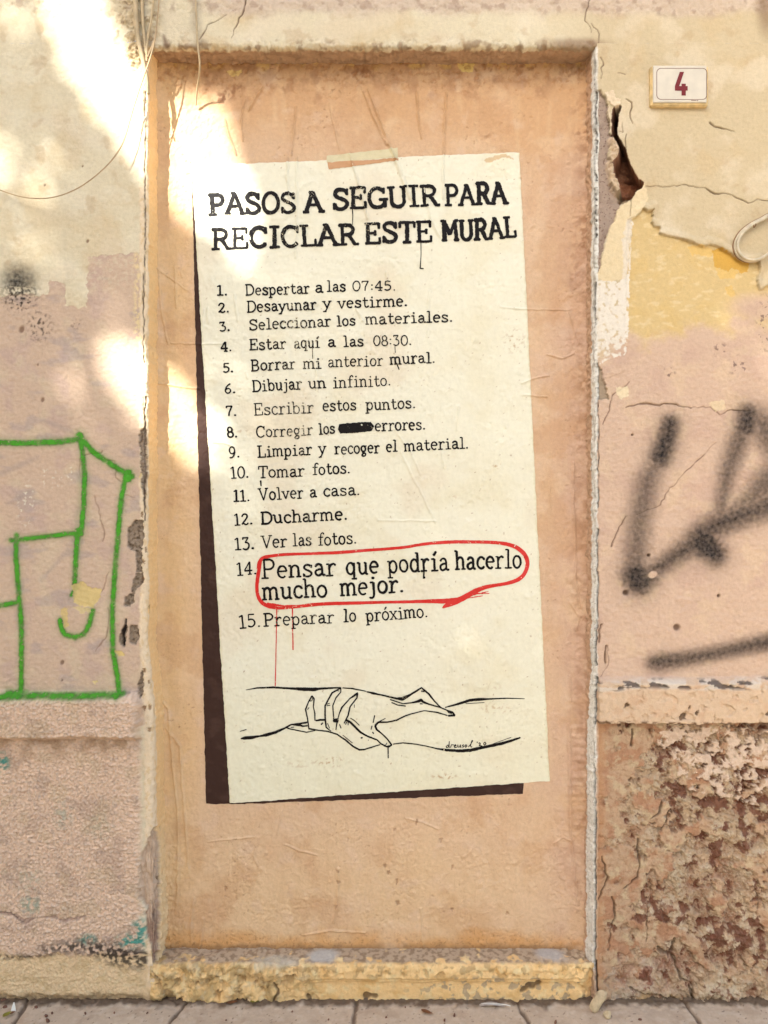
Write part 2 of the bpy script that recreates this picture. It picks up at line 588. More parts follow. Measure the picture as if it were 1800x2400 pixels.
    for k, pts in enumerate(([(340, 215, 2.5), (341, 330, 2), (340, 480, 2.5), (341, 600, 1.5), (336, 720, 1.5)], [(335, 640, 2), (336, 720, 2), (338, 850, 1.5)], [(341, 930, 3), (338, 960, 3), (344, 1040, 6), (343, 1120, 8), (338, 1172, 4), (340, 1220, 2)],
                             [(334, 960, 1), (333, 900, 1)])):
        c = stroke(u, v, jag(pts, 1.3, 10, 130 + k), 1.3)
        H -= 0.004 * c
        C = mix(C, c * 0.9, col(70, 48, 34))
    chips = [Zg([(880, 860), (905, 820), (935, 792), (990, 795), (995, 900), (985, 1000), (980, 1160), (945, 1150), (935, 1020), (880, 970)]),
             Zg([(985, 1155), (985, 1230), (935, 1270), (925, 1350), (900, 1395), (855, 1385), (865, 1320), (905, 1300), (915, 1210), (945, 1160)]),
             Zg([(870, 1480), (880, 1530), (860, 1680), (820, 1640), (820, 1600), (850, 1560)]), Zg([(900, 1520), (950, 1520), (970, 1600), (940, 1660), (890, 1640)]),
             [(326, 1010), (340, 1000), (348, 1090), (338, 1180), (328, 1100)], [(318, 1600), (330, 1570), (332, 1622), (322, 1640)]]
    for k, pts in enumerate(chips):
        m = poly(u, v, pts, 3, 12, 140 + k)
        H += m * (-0.006 + 0.003 * fbm(u, v, 9, 3, 150))
        C = mix(C, m, col(160, 138, 116))
        C = mix(C, m * ss(0.1, 0.5, fbm(u, v, 8, 3, 151)), col(112, 92, 74))
    for pts in (Zg([(868, 1480, 8), (850, 1560, 20), (850, 1660, 14)]), Zg([(1040, 1390, 14), (1050, 1440, 10)])):
        c = stroke(u, v, jag(pts, 2, 8, 155), 1.5)
        H -= 0.006 * c
        C = mix(C, c, col(44, 32, 26))
    for k in range(16):                                       # small nicks down the arris
        a, b = 328 + 20 * rng.random(), 1000 + 1280 * rng.random()
        m = poly(u, v, [(a - 3, b - 6), (a + 3, b - 4), (a + 2, b + 7), (a - 2, b + 5)], 3, 8, 160 + k)
        H -= 0.003 * m
        C = mix(C, m * 0.8, col(156, 118, 82))
    m = poly(u, v, Z(280, 1900, .226, [(280, 180), (350, 190), (415, 400), (410, 800), (390, 1000), (385, 1400), (340, 1640), (250, 1745), (258, 1500), (200, 1240), (205, 1020), (150, 830), (180, 430)]), 3, 16, 180)
    vs_ = fbm(u, v, 9, 3, 181, sx=1.6, sy=0.22)
    H += m * (-0.008 + 0.005 * vs_)
    C = mix(C, m, col(212, 180, 152))
    C = mix(C, m * ss(2090, 2200, v) * 0.85, col(160, 124, 104))
    C = mix(C, m * ss(0.15, 0.5, vs_) * 0.5, col(228, 198, 170))
    for k, pts in enumerate((Z(280, 1900, .226, [(300, 360, 10), (305, 560, 12), (300, 640, 4)]), Z(280, 1900, .226, [(375, 480, 5), (360, 600, 8), (395, 820, 12), (400, 700, 10)]),
                             Z(280, 1900, .226, [(340, 850, 8), (330, 960, 8), (320, 1100, 10), (330, 1230, 16), (320, 1390, 8)]), Z(280, 1900, .226, [(430, 215, 14), (425, 270, 18)]), Z(280, 1900, .226, [(275, 220, 8), (310, 185, 14), (350, 215, 8)]),
                             Z(280, 1900, .226, [(260, 1740, 14), (300, 1700, 16), (330, 1760, 8)]))):
        c = stroke(u, v, jag(pts, 1.2, 9, 185 + k), 1.4)
        H -= 0.006 * c
        C = mix(C, c * 0.9, col(88, 60, 46))
    # crumbly mortar around the cables at the head of the jamb
    lump = blob(u, v, 318, 125, 22, 38, 0, 0.5)
    H += lump * (0.005 + 0.006 * fbm(u, v, 12, 3, 190))
    C = mix(C, lump * 0.8, col(196, 166, 124))
    B = 0.9 + 0.5 * low
    return H, C, B


UNDERCUT = {}


def right_wall(u, v):
    H, C = top_paint(u, v)
    zc = lambda p: Z(1200, 0, .36166, p)
    z5 = lambda p: Z(1380, 200, .2035, p)
    z6 = lambda p: Z(1600, 450, .1356, p)
    z7 = lambda p: Z(1200, 700, .45217, p)
    z8 = lambda p: Z(1200, 1550, .38437, p)
    # exposed ochre coat, then pink, under the broken top skin
    skin_edge = [(1470, 515), (1492, 508), (1507, 491), (1514, 494), (1526, 496), (1532, 488), (1529, 505), (1526, 520), (1535, 531), (1545, 533), (1546, 548), (1566, 553), (1600, 561), (1625, 570), (1648, 578), (1662, 572), (1690, 580), (1694, 586), (1706, 592), (1720, 598), (1738, 611), (1762, 617), (1778, 612), (1780, 636), (1773, 655), (1778, 680), (1802, 668), (3000, 670)]
    under = poly(u, v, skin_edge + [(3000, 3000), (1380, 3000), (1380, 900), (1466, 870)], 2.0, 9, 200)
    C = mix(C, under, col(220, 188, 132))
    C = mix(C, under * ss(0.0, 0.7, fbm(u, v, 50, 4, 201)) * 0.6, col(222, 186, 122))
    C = mix(C, under * ss(0.2, 0.7, fbm(u, v, 16, 3, 202, sx=0.5)) * 0.5, col(238, 214, 168))
    amber = poly(u, v, z6([(530, 1000), (660, 955), (760, 1020), (880, 1100), (1000, 1180), (1160, 1230), (1130, 1370), (1010, 1400), (950, 1320), (880, 1310), (800, 1360), (560, 1290)]), 2, 8, 203)
    pale = np.maximum(poly(u, v, z6([(90, 940), (300, 900), (530, 980), (540, 1090), (480, 1120), (230, 1060), (180, 1110)]), 2, 8, 204),
                      np.maximum(poly(u, v, z6([(560, 1290), (800, 1360), (900, 1310), (980, 1370), (900, 1480), (650, 1500)]), 2, 8, 205), poly(u, v, z6([(740, 1640), (860, 1600), (920, 1780), (840, 1820), (770, 1750)]), 2, 8, 206)))
    C = mix(C, pale * 0.8, col(232, 190, 112))
    C = mix(C, amber, col(220, 170, 78))
    H -= 0.0007 * (pale + amber * 1.4)
    pk = ss(730, 800, v + 38 * fbm(u, v, 60, 4, 207) - 30 * ss(1640, 1560, u)) * ss(1380, 1470, u + ss(830, 900, v) * 200)
    pk = np.maximum(pk, 0.9 * blob(u, v, 1790, 720, 70, 30, 0, 0.6))
    C = mix(C, pk * (v > 620), col(216, 182, 156))
    C = mix(C, pk * ss(0.0, 0.7, fbm(u, v, 100, 4, 208)) * 0.6, col(206, 170, 148))
    C = mix(C, pk * ss(0.1, 0.7, fbm(u, v, 60, 4, 209)) * 0.5, col(226, 194, 160))
    step = 1 - ss(560, 800, v)
    H -= under * (0.0012 + 0.0022 * step)
    # the skin lifts along its broken lower edge
    curl = stroke(u, v, [(p[0], p[1] - 7, 16) for p in skin_edge[:-1]], 10) * (1 - under)
    H += curl * (0.0032 + 0.003 * ss(-0.2, 0.5, fbm(u, v, 50, 2, 199)))
    H += (0.0003 + ss(700, 900, v) * 0.0006) * fbm(u, v, 10, 3, 210, sx=0.8) + ss(800, 1100, v) * 0.001 * fbm(u, v, 34, 3, 211)
    white = poly(u, v, [(1399, 660), (1430, 640), (1445, 665), (1474, 640), (1478, 560), (1486, 520), (1470, 500), (1480, 520), (1476, 700), (1474, 770), (1466, 830), (1432, 842), (1398, 856)], 3, 14, 212)
    C = mix(C, white * ss(0.75, 0.2, fbm(u, v, 12, 4, 213) + 0.75 * ss(770, 860, v)), col(238, 224, 206))
    cream = poly(u, v, z5([(330, 1400), (480, 1320), (560, 1210), (640, 1130), (690, 1300), (620, 1420), (530, 1520), (470, 1545), (480, 1640), (500, 1720), (450, 1880), (470, 1960), (420, 2230), (250, 2260), (90, 2230), (130, 2100), (190, 1850), (240, 1640), (320, 1540)]), 2.5, 12, 214)
    C = mix(C, cream, col(233, 208, 166))
    H = H * (1 - 0.5 * cream) + cream * (0.0005 + 0.0008 * fbm(u, v, 18, 3, 215))
    C = mix(C, stroke(u, v, z5([(470, 1560, 70), (430, 1800, 90), (440, 2000, 70), (420, 2200, 60)]), 6, 0.6, 4) * 0.8, col(236, 220, 200))
    mortar = poly(u, v, z5([(70, 60), (130, 45), (165, 90), (230, 230), (215, 330), (250, 480), (230, 540), (270, 600), (240, 700), (215, 780), (240, 860), (270, 900), (240, 1000), (240, 1120), (320, 1240), (370, 1370), (330, 1440), (310, 1520), (270, 1600), (240, 1640), (190, 1790), (140, 2050), (110, 2150), (80, 2150), (80, 1000), (70, 500)]), 2.5, 12, 216)
    H += mortar * (-0.007 + 0.0006 * fbm(u, v, 12, 3, 217))
    C = mix(C, mortar, col(172, 148, 130))
    C = mix(C, mortar * ss(0.0, 0.6, fbm(u, v, 40, 4, 218)) * 0.6, col(150, 126, 110))
    C = specks(u, v, C, col(120, 92, 76), 6, 219, 0.68, 0.0)
    C = mix(C, mortar * ss(0.5, 0.6, fbm(u, v, 6, 2, 219)), col(128, 98, 82))
    cav = poly(u, v, z5([(285, 255), (365, 235), (368, 280), (340, 350), (325, 440), (318, 560), (370, 650), (425, 740), (460, 870), (520, 1000), (560, 1070), (630, 1120), (610, 1180), (540, 1220), (500, 1300), (370, 1370), (320, 1250), (350, 1200), (350, 1120), (290, 1010), (300, 960), (270, 890), (340, 820), (350, 720), (310, 650), (265, 570), (262, 500), (268, 400)]), 1.5, 9, 220)
    vz = (v - 200) / .2035
    # rough broken mortar along the left edge of the hole
    frill = stroke(u, v, z5([(250, 620, 60), (300, 720, 90), (280, 840, 90), (240, 920, 60), (260, 1060, 70), (300, 1160, 90), (330, 1250, 50)]), 6, 0.5, 6) * (1 - cav)
    H += frill * (0.006 + 0.004 * fbm(u, v, 9, 3, 221))
    C = mix(C, frill * 0.9, col(212, 182, 150))
    H = H * (1 - cav) + cav * (-0.052 + 0.004 * fbm(u, v, 16, 3, 222) - 0.006 * np.exp(-((vz - 1012) / 14) ** 2) - 0.008 * np.exp(-((vz - 1205) / 16) ** 2) - 0.02 * (1 - ss(520, 760, vz)))
    brick = np.ones(u.shape + (3,)) * col(160, 106, 78)
    brick = mix(brick, (vz < 1010) * 0.6, col(128, 92, 70))
    brick = mix(brick, (vz < 760) * 0.6, col(90, 66, 50))
    brick = mix(brick, (vz > 1200) * 1.0, col(176, 150, 118))
    brick = dapple(u, v, brick, col(120, 80, 60), 18, 223, 0.0, 0.7, 0.7)
    cavd = np.maximum.reduce([cav, np.roll(cav, 1, 1), np.roll(cav, -1, 1), np.roll(cav, 1, 0)])
    C = C * (1 - cavd[..., None]) + brick * cavd[..., None]
    flake = poly(u, v, z5([(180, 90), (285, 55), (310, 140), (360, 165), (362, 238), (300, 255), (215, 180), (245, 260), (225, 400), (245, 480), (215, 340), (228, 230)]), 2, 9, 224) * (1 - cav)
    H = np.maximum(H, flake * (0.002 + 0.002 * fbm(u, v, 12, 2, 225)) - (1 - flake))
    C = mix(C, flake, col(236, 210, 176))
    for k, (pts, dep) in enumerate(((zc([(1280, 795, 6), (1310, 820, 7), (1390, 835, 7), (1440, 852, 3)]), .004), (zc([(870, 1205, 2), (1000, 1210, 2), (1100, 1200, 2.5), (1250, 1215, 4), (1290, 1240, 9), (1340, 1258, 9), (1370, 1250, 3), (1480, 1290, 4), (1530, 1320, 5), (1590, 1290, 3), (1660, 1300, 3)]), .004),
                                    (zc([(740, 640, 4), (775, 665, 8), (770, 760, 7), (785, 800, 3)]), .004), (zc([(575, 370, 6), (590, 420, 7), (575, 440, 5), (578, 510, 3)]), .003), (zc([(735, 480, 3), (710, 475, 5), (680, 470, 2)]), .002),
                                    (zc([(715, 790, 3), (722, 860, 4), (690, 850, 3)]), .002), (zc([(740, 870, 4), (738, 960, 6)]), .003), (zc([(770, 1290, 6), (765, 1400, 4)]), .003),
                                    (z7([(590, 565, 4), (680, 545, 8), (740, 550, 8), (830, 545, 7), (930, 568, 5)]), .003), (z7([(930, 565, 3), (1030, 560, 4), (1080, 600, 5), (1140, 575, 5), (1240, 580, 3)]), .002),
                                    (z7([(515, 1285, 7), (550, 1200, 6), (590, 1130, 4)]), .003), (z7([(640, 1120, 2), (770, 1070, 4), (810, 1000, 5), (880, 920, 3), (960, 840, 5), (1060, 745, 2)]), .002),
                                    (z7([(500, 1800, 2), (500, 1900, 4), (460, 1960, 3)]), .002), (z7([(460, 1690, 12), (455, 1780, 10)]), .005), (z7([(490, 1800, 10), (485, 1890, 8)]), .005), (z7([(610, 430, 3), (520, 500, 5), (500, 600, 5), (470, 650, 4)]), .002))):
        c = stroke(u, v, jag(pts, 2.2, 9, 230 + k), 1.5)
        H -= dep * c
        C = mix(C, c * 0.75, col(112, 80, 56))
    m = poly(u, v, z7([(432, 345), (460, 360), (485, 440), (500, 520), (440, 520)]), 3, 10, 250)
    H -= 0.006 * m
    C = mix(C, m, col(170, 148, 124))
    m = poly(u, v, z7([(540, 460), (600, 455), (610, 500), (570, 520), (545, 500)]), 3, 10, 251)
    C = mix(C, m, col(236, 214, 176))
    C = mix(C, poly(u, v, z7([(1020, 540), (1100, 520), (1110, 570), (1060, 590)]), 3, 10, 252) * 0.8, col(232, 206, 166))
    for (a, b, r) in ((855, 1705, 17), (1072, 1540, 8), (625, 705, 6), (590, 1525, 14), (710, 1330, 8)):
        (a, b), r = z7([(a, b)])[0], r * .45
        mm = blob(u, v, a, b, r, r, 0, 0.4)
        H -= 0.005 * mm
        C = mix(C, mm * 0.85, col(96, 66, 48))
    grim = ss(0.40, 0.5, fbm(u, v, 11, 3, 253)) * np.maximum.reduce([blob(u, v, *z7([(1080, 265)])[0], 16, 16), blob(u, v, *z7([(1175, 350)])[0], 22, 22), blob(u, v, *z7([(815, 385)])[0], 14, 14), blob(u, v, 1795, 760, 20, 60)])
    C = mix(C, grim * 0.8, col(120, 92, 84))
    # ---- ledge
    lw = 3 * fbm(u, v * 0.1, 50, 3, 260)
    notbead = ss(1401, 1406, u + 1.5 * fbm(u, v, 14, 3, 259))
    led = ss(1584, 1600, v + lw) * notbead
    stone = ss(1690, 1695, v + lw) * notbead
    H = H * (1 - led) + led * (1 - stone) * (0.020 + 0.0014 * fbm(u, v, 22, 4, 261) - 0.003 * ss(0.35, 0.5, fbm(u, v, 26, 4, 262)))
    C = mix(C, led, col(218, 186, 154))
    C = mix(C, led * (1 - stone) * ss(0.0, 0.6, fbm(u, v, 30, 4, 263)) * 0.6, col(214, 174, 140))
    rim = stroke(u, v, [(1398, 1608, 22), (1500, 1598, 18), (1650, 1602, 22), (1800, 1598, 24), (2200, 1600, 22)], 8)
    C = mix(C, rim * ss(-0.15, 0.2, fbm(u, v, 24, 4, 264, sx=0.5)) * 0.8, col(222, 206, 188))
    dk = rim * ss(0.12, 0.3, fbm(u, v, 20, 4, 265, sx=0.4))
    C = mix(C, dk * 0.9, col(92, 78, 72))
    H -= dk * 0.004
    for (a, b, r) in ((685, 255, 12), (1105, 300, 15), (1020, 320, 22), (1535, 300, 16), (1060, 265, 10)):
        (a, b), r = z8([(a, b)])[0], r * .38
        mm = poly(u, v, [(a - r, b + r), (a - r * .4, b - r), (a + r, b - r * .6), (a + r * .8, b + r)], 3, 8, int(a)) * led * (1 - stone)
        H -= 0.005 * mm
        C = mix(C, mm * 0.85, col(110, 84, 62))
    C = mix(C, stone * 0 + stroke(u, v, [(1396, 1688, 7), (1800, 1692, 7), (2200, 1692, 7)], 3) * ss(-0.2, 0.4, fbm(u, v, 14, 3, 266)) * 0.9, col(120, 88, 62))
    # ---- crumbling stone below
    big = fbm(u, v, 90, 5, 270, 0.55)
    med = fbm(u, v, 26, 5, 271, 0.6)
    fin = fbm(u, v, 9, 3, 272, 0.6)
    rid = 1 - np.abs(fbm(u, v, 30, 4, 273, 0.6)) * 2
    hs = -0.013 + 0.005 * big + 0.0040 * med + 0.0020 * fin - 0.004 * ss(0.55, 0.95, rid) * ss(-0.2, 0.3, big)
    sc = np.ones(u.shape + (3,)) * col(206, 170, 134)
    sc = mix(sc, ss(-0.2, 0.5, fbm(u, v, 60, 5, 274)) * 0.8, col(190, 142, 108))
    sc = mix(sc, (1 - ss(1440, 1540, u + 60 * fbm(u, v, 80, 3, 275))) * 0.8, col(196, 146, 106))
    sc = mix(sc, ss(0.05, 0.5, fbm(u, v, 24, 5, 276, 0.65)) * 0.65, col(216, 188, 152))
    sc = mix(sc, ss(0.15, 0.6, fbm(u, v, 44, 5, 277, 0.6)) * 0.6, col(178, 158, 134))
    env = np.maximum.reduce([k_ * blob(u, v, a_, b_, rx, ry, 0, 0.8) for a_, b_, rx, ry, k_ in ((1620, 1865, 70, 50, 1), (1740, 1850, 90, 110, 1), (1600, 1770, 60, 30, .9), (1540, 2160, 90, 50, .9), (1720, 2200, 110, 70, 1), (1420, 2080, 22, 90, .8), (1600, 1930, 30, 30, .8), (1690, 1990, 40, 60, .7), (1460, 1720, 60, 30, .5), (1780, 2080, 50, 60, .7), (1500, 1690, 120, 14, .9))])
    dark = ss(0.1, 0.45, fbm(u, v, 34, 5, 278, 0.6) + 0.7 * env - 0.34)
    sc = mix(sc, dark * 0.9, col(134, 80, 58))
    hs -= dark * 0.003
    gm = fbm(u, v, 13, 4, 286, 0.7)
    gk = ss(1420, 1560, u + 40 * fbm(u, v, 50, 3, 287))
    sc = mix(sc, gk * ss(0.1, 0.7, gm) * 0.6, col(226, 202, 174))
    sc = mix(sc, gk * ss(-0.15, -0.7, gm) * 0.6, col(150, 116, 90))
    sc = mix(sc, ss(0.1, 0.45, fbm(u, v, 75, 5, 288, 0.6)) * (1 - env) * 0.6, col(206, 182, 150))
    sc = mix(sc, ss(0.15, 0.5, fbm(u, v, 55, 5, 289, 0.6)) * (1 - ss(1480, 1620, u)) * 0.6, col(188, 130, 100))
    sc = mix(sc, blob(u, v, 1500, 2290, 110, 70, 0, 0.5) * ss(-0.5, 0.3, fbm(u, v, 40, 4, 279)) * 0.85, col(186, 140, 122))
    sc = mix(sc, blob(u, v, 1435, 2350, 60, 60, 0, 0.5) * ss(-0.4, 0.3, fbm(u, v, 24, 4, 280)) * 0.75, col(176, 162, 150))
    sc = mix(sc, stroke(u, v, [(1480, 2370, 30), (1540, 2340, 34), (1620, 2365, 26), (1800, 2380, 24)], 14) * ss(-0.3, 0.2, fbm(u, v, 30, 4, 281)) * 0.8, col(214, 166, 98))
    lay = fbm(u, v, 62, 6, 256, 0.62) * 2.6 + 0.5 * fbm(u, v, 160, 3, 255)
    fl = np.floor(lay)
    fr = ss(0.82, 1.0, lay - fl)
    hs = hs * 0.75 + 0.0042 * (fl + fr) - 0.001
    pal = [col(206, 174, 138), col(158, 106, 80), col(216, 194, 164), col(176, 146, 118), col(140, 88, 66)]
    li = (fl.astype(int) * 7 + 35) % 5
    lc = np.zeros(u.shape + (3,))
    for k_ in range(5):
        lc[li == k_] = pal[k_]
    sc = mix(sc, 0.55 * np.ones(u.shape), lc)
    sc = mix(sc, fr * 0.5, col(222, 200, 170))
    sc = mix(sc, ss(0.1, 0.4, fbm(u, v, 34, 5, 278, 0.6) + 0.7 * env - 0.36) * 0.85, col(124, 74, 54))
    skin2 = ss(0.0, 0.05, fbm(u, v, 80, 6, 268, 0.62) + 0.5 - 0.85 * ss(1420, 1600, u) + 0.2 * ss(1950, 1750, v) - 0.5 * ss(2200, 2330, v))
    sk = mix(np.ones(u.shape + (3,)) * col(204, 168, 134), ss(-0.1, 0.5, fbm(u, v, 50, 4, 269)), col(190, 142, 108))
    sk = mix(sk, ss(0.1, 0.5, fbm(u, v, 34, 4, 267)) * 0.7, col(214, 188, 150))
    sk = mix(sk, ss(0.2, 0.6, fbm(u, v, 12, 4, 258)) * 0.4, col(160, 112, 82))
    sc = sc * (1 - skin2[..., None]) + sk * skin2[..., None]
    hs = hs * (1 - 0.7 * skin2) + skin2 * (-0.0030 + 0.0016 * fbm(u, v, 22, 4, 257))
    paint = poly(u, v, z8([(960, 395), (1320, 385), (1330, 430), (3200, 430), (3200, 760), (1561, 780), (1500, 900), (1440, 930), (1400, 850), (1290, 850), (1180, 800), (1060, 790), (1020, 640), (960, 560), (880, 500), (920, 440)]), 12, 40, 282)
    pm = paint * ss(0.12, -0.05, fbm(u, v, 30, 5, 283, 0.65) - 0.03 + 0.3 * ss(1780, 1880, v + 0.3 * (1700 - u)))
    sc = mix(sc, pm, col(232, 202, 176))
    sc = mix(sc, pm * ss(0.0, 0.4, fbm(u, v, 14, 3, 284)) * 0.4, col(214, 178, 150))
    hs = hs * (1 - 0.75 * pm) - 0.003 * pm
    edge = (1 - ss(1408, 1432, u + 8 * fbm(u, v, 30, 3, 285)))
    sc = mix(sc, edge * 0.8, col(204, 152, 110))
    hs = hs * (1 - 0.6 * edge)
    hs = -0.012 + (hs + 0.012) * (0.6 + 0.4 * ss(1440, 1580, u))
    for k, pts in enumerate((z8([(975, 910, 8), (960, 960, 10), (920, 1040, 8)]), z8([(740, 420, 6), (735, 520, 14)]), z8([(920, 860, 10), (905, 930, 14), (850, 970, 5)]), z8([(780, 1100, 10), (770, 1160, 16), (790, 1260, 8), (770, 1330, 8), (690, 1400, 5)]),
                             z8([(620, 1450, 8), (640, 1560, 10), (620, 1640, 6), (600, 1780, 5)]), z8([(900, 1770, 24), (960, 1800, 20), (1010, 1850, 14), (1040, 1950, 12), (1110, 1990, 10), (1120, 2100, 8)]), z8([(1000, 1700, 18), (990, 1790, 24)]),
                             z8([(740, 2010, 14), (800, 2040, 12), (880, 2060, 10), (1000, 2080, 14)]), z8([(560, 2150, 14), (640, 2160, 18), (760, 2120, 12), (830, 2090, 6)]), z8([(830, 1440, 3), (832, 1560, 5), (825, 1720, 4)]), z8([(560, 1200, 8), (600, 1330, 10), (540, 1460, 6)]),
                             z8([(1100, 2010, 20), (1130, 2120, 14)]), z8([(1480, 1380, 5), (1520, 1450, 8), (1510, 1520, 5)]))):
        c = stroke(u, v, jag(pts, 3, 10, 290 + k), 2, 0.5, k)
        hs -= 0.006 * c
        sc = mix(sc, c * 0.7, col(84, 62, 48))
    sc = sc * 0.88
    H = H * (1 - stone) + hs * stone
    C = C * (1 - stone[..., None]) + sc * stone[..., None]
    # ---- arris: pale filler strip and the black gap beside it
    wj = 2.2 * fbm(u * 0, v, 40, 3, 310) + 4 * ss(1500, 2300, v)
    bead = (1 - ss(1399.5, 1401.5, u + wj)) * (1 - ss(2266, 2290, v))
    C = mix(C, bead, col(242, 234, 222))
    C = mix(C, bead * ss(0.1, 0.5, fbm(u, v, 22, 4, 311, sx=2, sy=0.5)) * 0.6 * (1 - ss(900, 1500, v) * 0.7), col(168, 158, 142))
    C = mix(C, bead * ss(0.45, 0.6, fbm(u, v, 6, 2, 312)) * 0.5, col(140, 122, 104))
    H += bead * (0.002 + 0.0012 * fbm(u, v, 10, 3, 313))
    for k, (pts, w) in enumerate((([(1393, 130), (1392, 330), (1394, 420)], 3.5), ([(1391, 440), (1392, 520), (1390, 560)], 5), ([(1396, 660), (1394, 760)], 4.5), ([(1400, 850), (1402, 1000), (1401, 1190)], 2.0), ([(1399, 1240), (1400, 1420), (1397, 1560)], 2.5), ([(1395, 1480), (1394, 1560)], 4), ([(1397, 1590), (1395, 1650), (1394, 1700)], 7), ([(1390, 1740), (1394, 1830), (1396, 1960), (1398, 2060), (1396, 2150), (1397, 2260)], 5.0), ([(1400, 2255), (1404, 2330)], 10))):
        c = stroke(u, v, jag([(p[0] - 0, p[1], w) for p in pts], 1.2, 12, 320 + k), 1.4)
        H -= 0.007 * c
        C = mix(C, c * 0.92, col(48, 38, 32))
    inn = (1 - ss(1375, 1379, u + 3 * fbm(u, v, 16, 3, 330) + 20 * ss(1500, 1800, v)))
    C = mix(C, inn, col(208, 168, 136))
    C = mix(C, inn * ss(0.1, 0.6, fbm(u, v, 14, 3, 331)) * 0.6, col(176, 142, 108))
    H += inn * 0.002 * fbm(u, v, 12, 3, 332)
    B = np.ones(u.shape) + 0.3 * stone
    UNDERCUT['x'] = cav * 0.42 * np.maximum(0, -H)
    return H, C, B


def jamb_columns(side):
    """base x, base y, normal, unrolled pixel for the columns of a pier that turns into its reveal"""
    if side < 0:
        xs = axis(-0.95, XL - R, STEP, -3.4, 9e9 * 0 + XL - R, 0.07)
    else:
        xs = axis(XR + R, 0.95, STEP, XR + R, 3.4, 0.07)[::-1]
    bx, by, nx, ny, s = [], [], [], [], []
    e = XL if side < 0 else XR
    for x in xs:
        bx.append(x); by.append(0.0); nx.append(0.0); ny.append(-1.0); s.append(900 + S * x)
    c = e - R if side < 0 else e + R
    d = 1 if side < 0 else -1
    for a in np.linspace(0, math.pi / 2, 8)[1:]:
        bx.append(c + d * R * math.sin(a)); by.append(R - R * math.cos(a)); nx.append(d * math.sin(a)); ny.append(-math.cos(a)); s.append(900 + S * (c + d * R * a))
    s0 = c + d * R * math.pi / 2
    for y in np.arange(R + STEP, DP + 0.02, STEP):
        t = y - R
        bx.append(e + d * t * 0.16); by.append(y); nx.append(d); ny.append(-0.16); s.append(900 + S * (s0 + d * t))
    return [np.array(q) for q in (bx, by, nx, ny, s)]


ROWS = axis(-0.006, ZL + R, STEP, -0.006, ZL, 0.07)
ROWS[-1] = ZL + R
house = thing('house_wall', 'old peeling plaster house wall in cream and pink around a blocked-up doorway', 'wall')

PIERS = {}
for side, fn in ((-1, left_wall), (1, right_wall)):
    bx, by, nx, ny, s = jamb_columns(side)
    u = np.broadcast_to(s, (len(ROWS), len(s))).copy()
    v = np.broadcast_to((1200 - (ROWS - ZC) * S)[:, None], u.shape).copy()
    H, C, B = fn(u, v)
    # the doorway edge wanders a little
    wob = 0.0022 * fbm(v[:, :1] * 0, v[:, :1], 70, 4, 400 + side) + 0.0012 * fbm(v[:, :1] * 0, v[:, :1], 14, 2, 410 + side)
    if side < 0:
        wob = wob + 0.013 * ss(1480, 1750, v[:, :1]) + 0.006 * ss(1850, 2250, v[:, :1])
    else:
        wob = wob - 0.004 * ss(1400, 2300, v[:, :1])
    edge_w = ss(0.07, 0.0, np.abs(np.where(by > 0, 0, bx - (XL if side < 0 else XR))))[None, :]
    P = np.zeros(u.shape + (3,))
    P[..., 0] = bx + nx * H + wob * edge_w + (UNDERCUT['x'] if side > 0 else 0)      # the plaster skin overhangs its hole
    P[..., 1] = by + ny * H
    P[..., 2] = ROWS[:, None]
    PIERS[side] = (P, C, B, u, v, np.stack([nx, ny], -1))
    fm = np.ones((u.shape[0] - 1, u.shape[1] - 1), bool)
    vm = v[:-1, :-1]
    um = u[:-1, :-1]
    flip = side < 0
    fl = dict(flip=(side > 0))
    if side < 0:
        isrev = um > 900 + S * (XL - R)
        sub_grid('plaster_face', P, C, B, fm & (vm < 1620) & ~isrev, M_wall, house, **fl)['label'] = 'cream plaster over dull pink, left of the doorway'
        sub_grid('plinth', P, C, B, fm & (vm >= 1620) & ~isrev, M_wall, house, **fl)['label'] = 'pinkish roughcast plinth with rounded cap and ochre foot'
        sub_grid('door_jamb', P, C, B, fm & isrev, M_wall, house, **fl)['label'] = 'cream and orange chipped jamb'
    else:
        isrev = um < 900 + S * (XR + R)
        sub_grid('plaster_face', P, C, B, fm & (vm < 1586) & ~isrev, M_wall, house, **fl)['label'] = 'broken cream skin over ochre and pink, right of the doorway'
        sub_grid('ledge', P, C, B, fm & (vm >= 1586) & (vm < 1695) & ~isrev, M_wall, house, **fl)
        sub_grid('plinth', P, C, B, fm & (vm >= 1695) & ~isrev, M_wall, house, **fl)['label'] = 'bare crumbling red and tan stone'
        sub_grid('door_jamb', P, C, B, fm & isrev, M_wall, house, **fl)['label'] = 'jamb edged with a pale strip of filler'

# wall above the doorway, turning under into the soffit
xs = np.unique(np.round(np.concatenate([axis(-0.95, 0.95, STEP, -3.4, 3.4, 0.07)]), 5))
zz = axis(ZL + R, 2.36, STEP, ZL + R, 3.6, 0.07)[::-1]
bz, byy, nz, nyy, sv = list(zz), [0.0] * len(zz), [0.0] * len(zz), [-1.0] * len(zz), list(1200 - (zz - ZC) * S)
P0 = len(zz)
for a in np.linspace(0, math.pi / 2, 8)[1:]:
    bz.append(ZL + R - R * math.sin(a)); byy.append(R - R * math.cos(a)); nz.append(-math.sin(a)); nyy.append(-math.cos(a)); sv.append(1200 - (ZL + R - R * a - ZC) * S)
for y in np.arange(R + STEP, DP + 0.02, STEP):
    bz.append(ZL); byy.append(y); nz.append(-1.0); nyy.append(0.0); sv.append(sv[P0 + 6] + (y - R) * S)
bz, byy, nz, nyy, sv = [np.array(q)[:, None] for q in (bz, byy, nz, nyy, sv)]
u = np.broadcast_to((900 + S * xs)[None, :], (len(bz), len(xs))).copy()
v = np.broadcast_to(sv, u.shape).copy()
H, C, B = upper_wall(u, v)
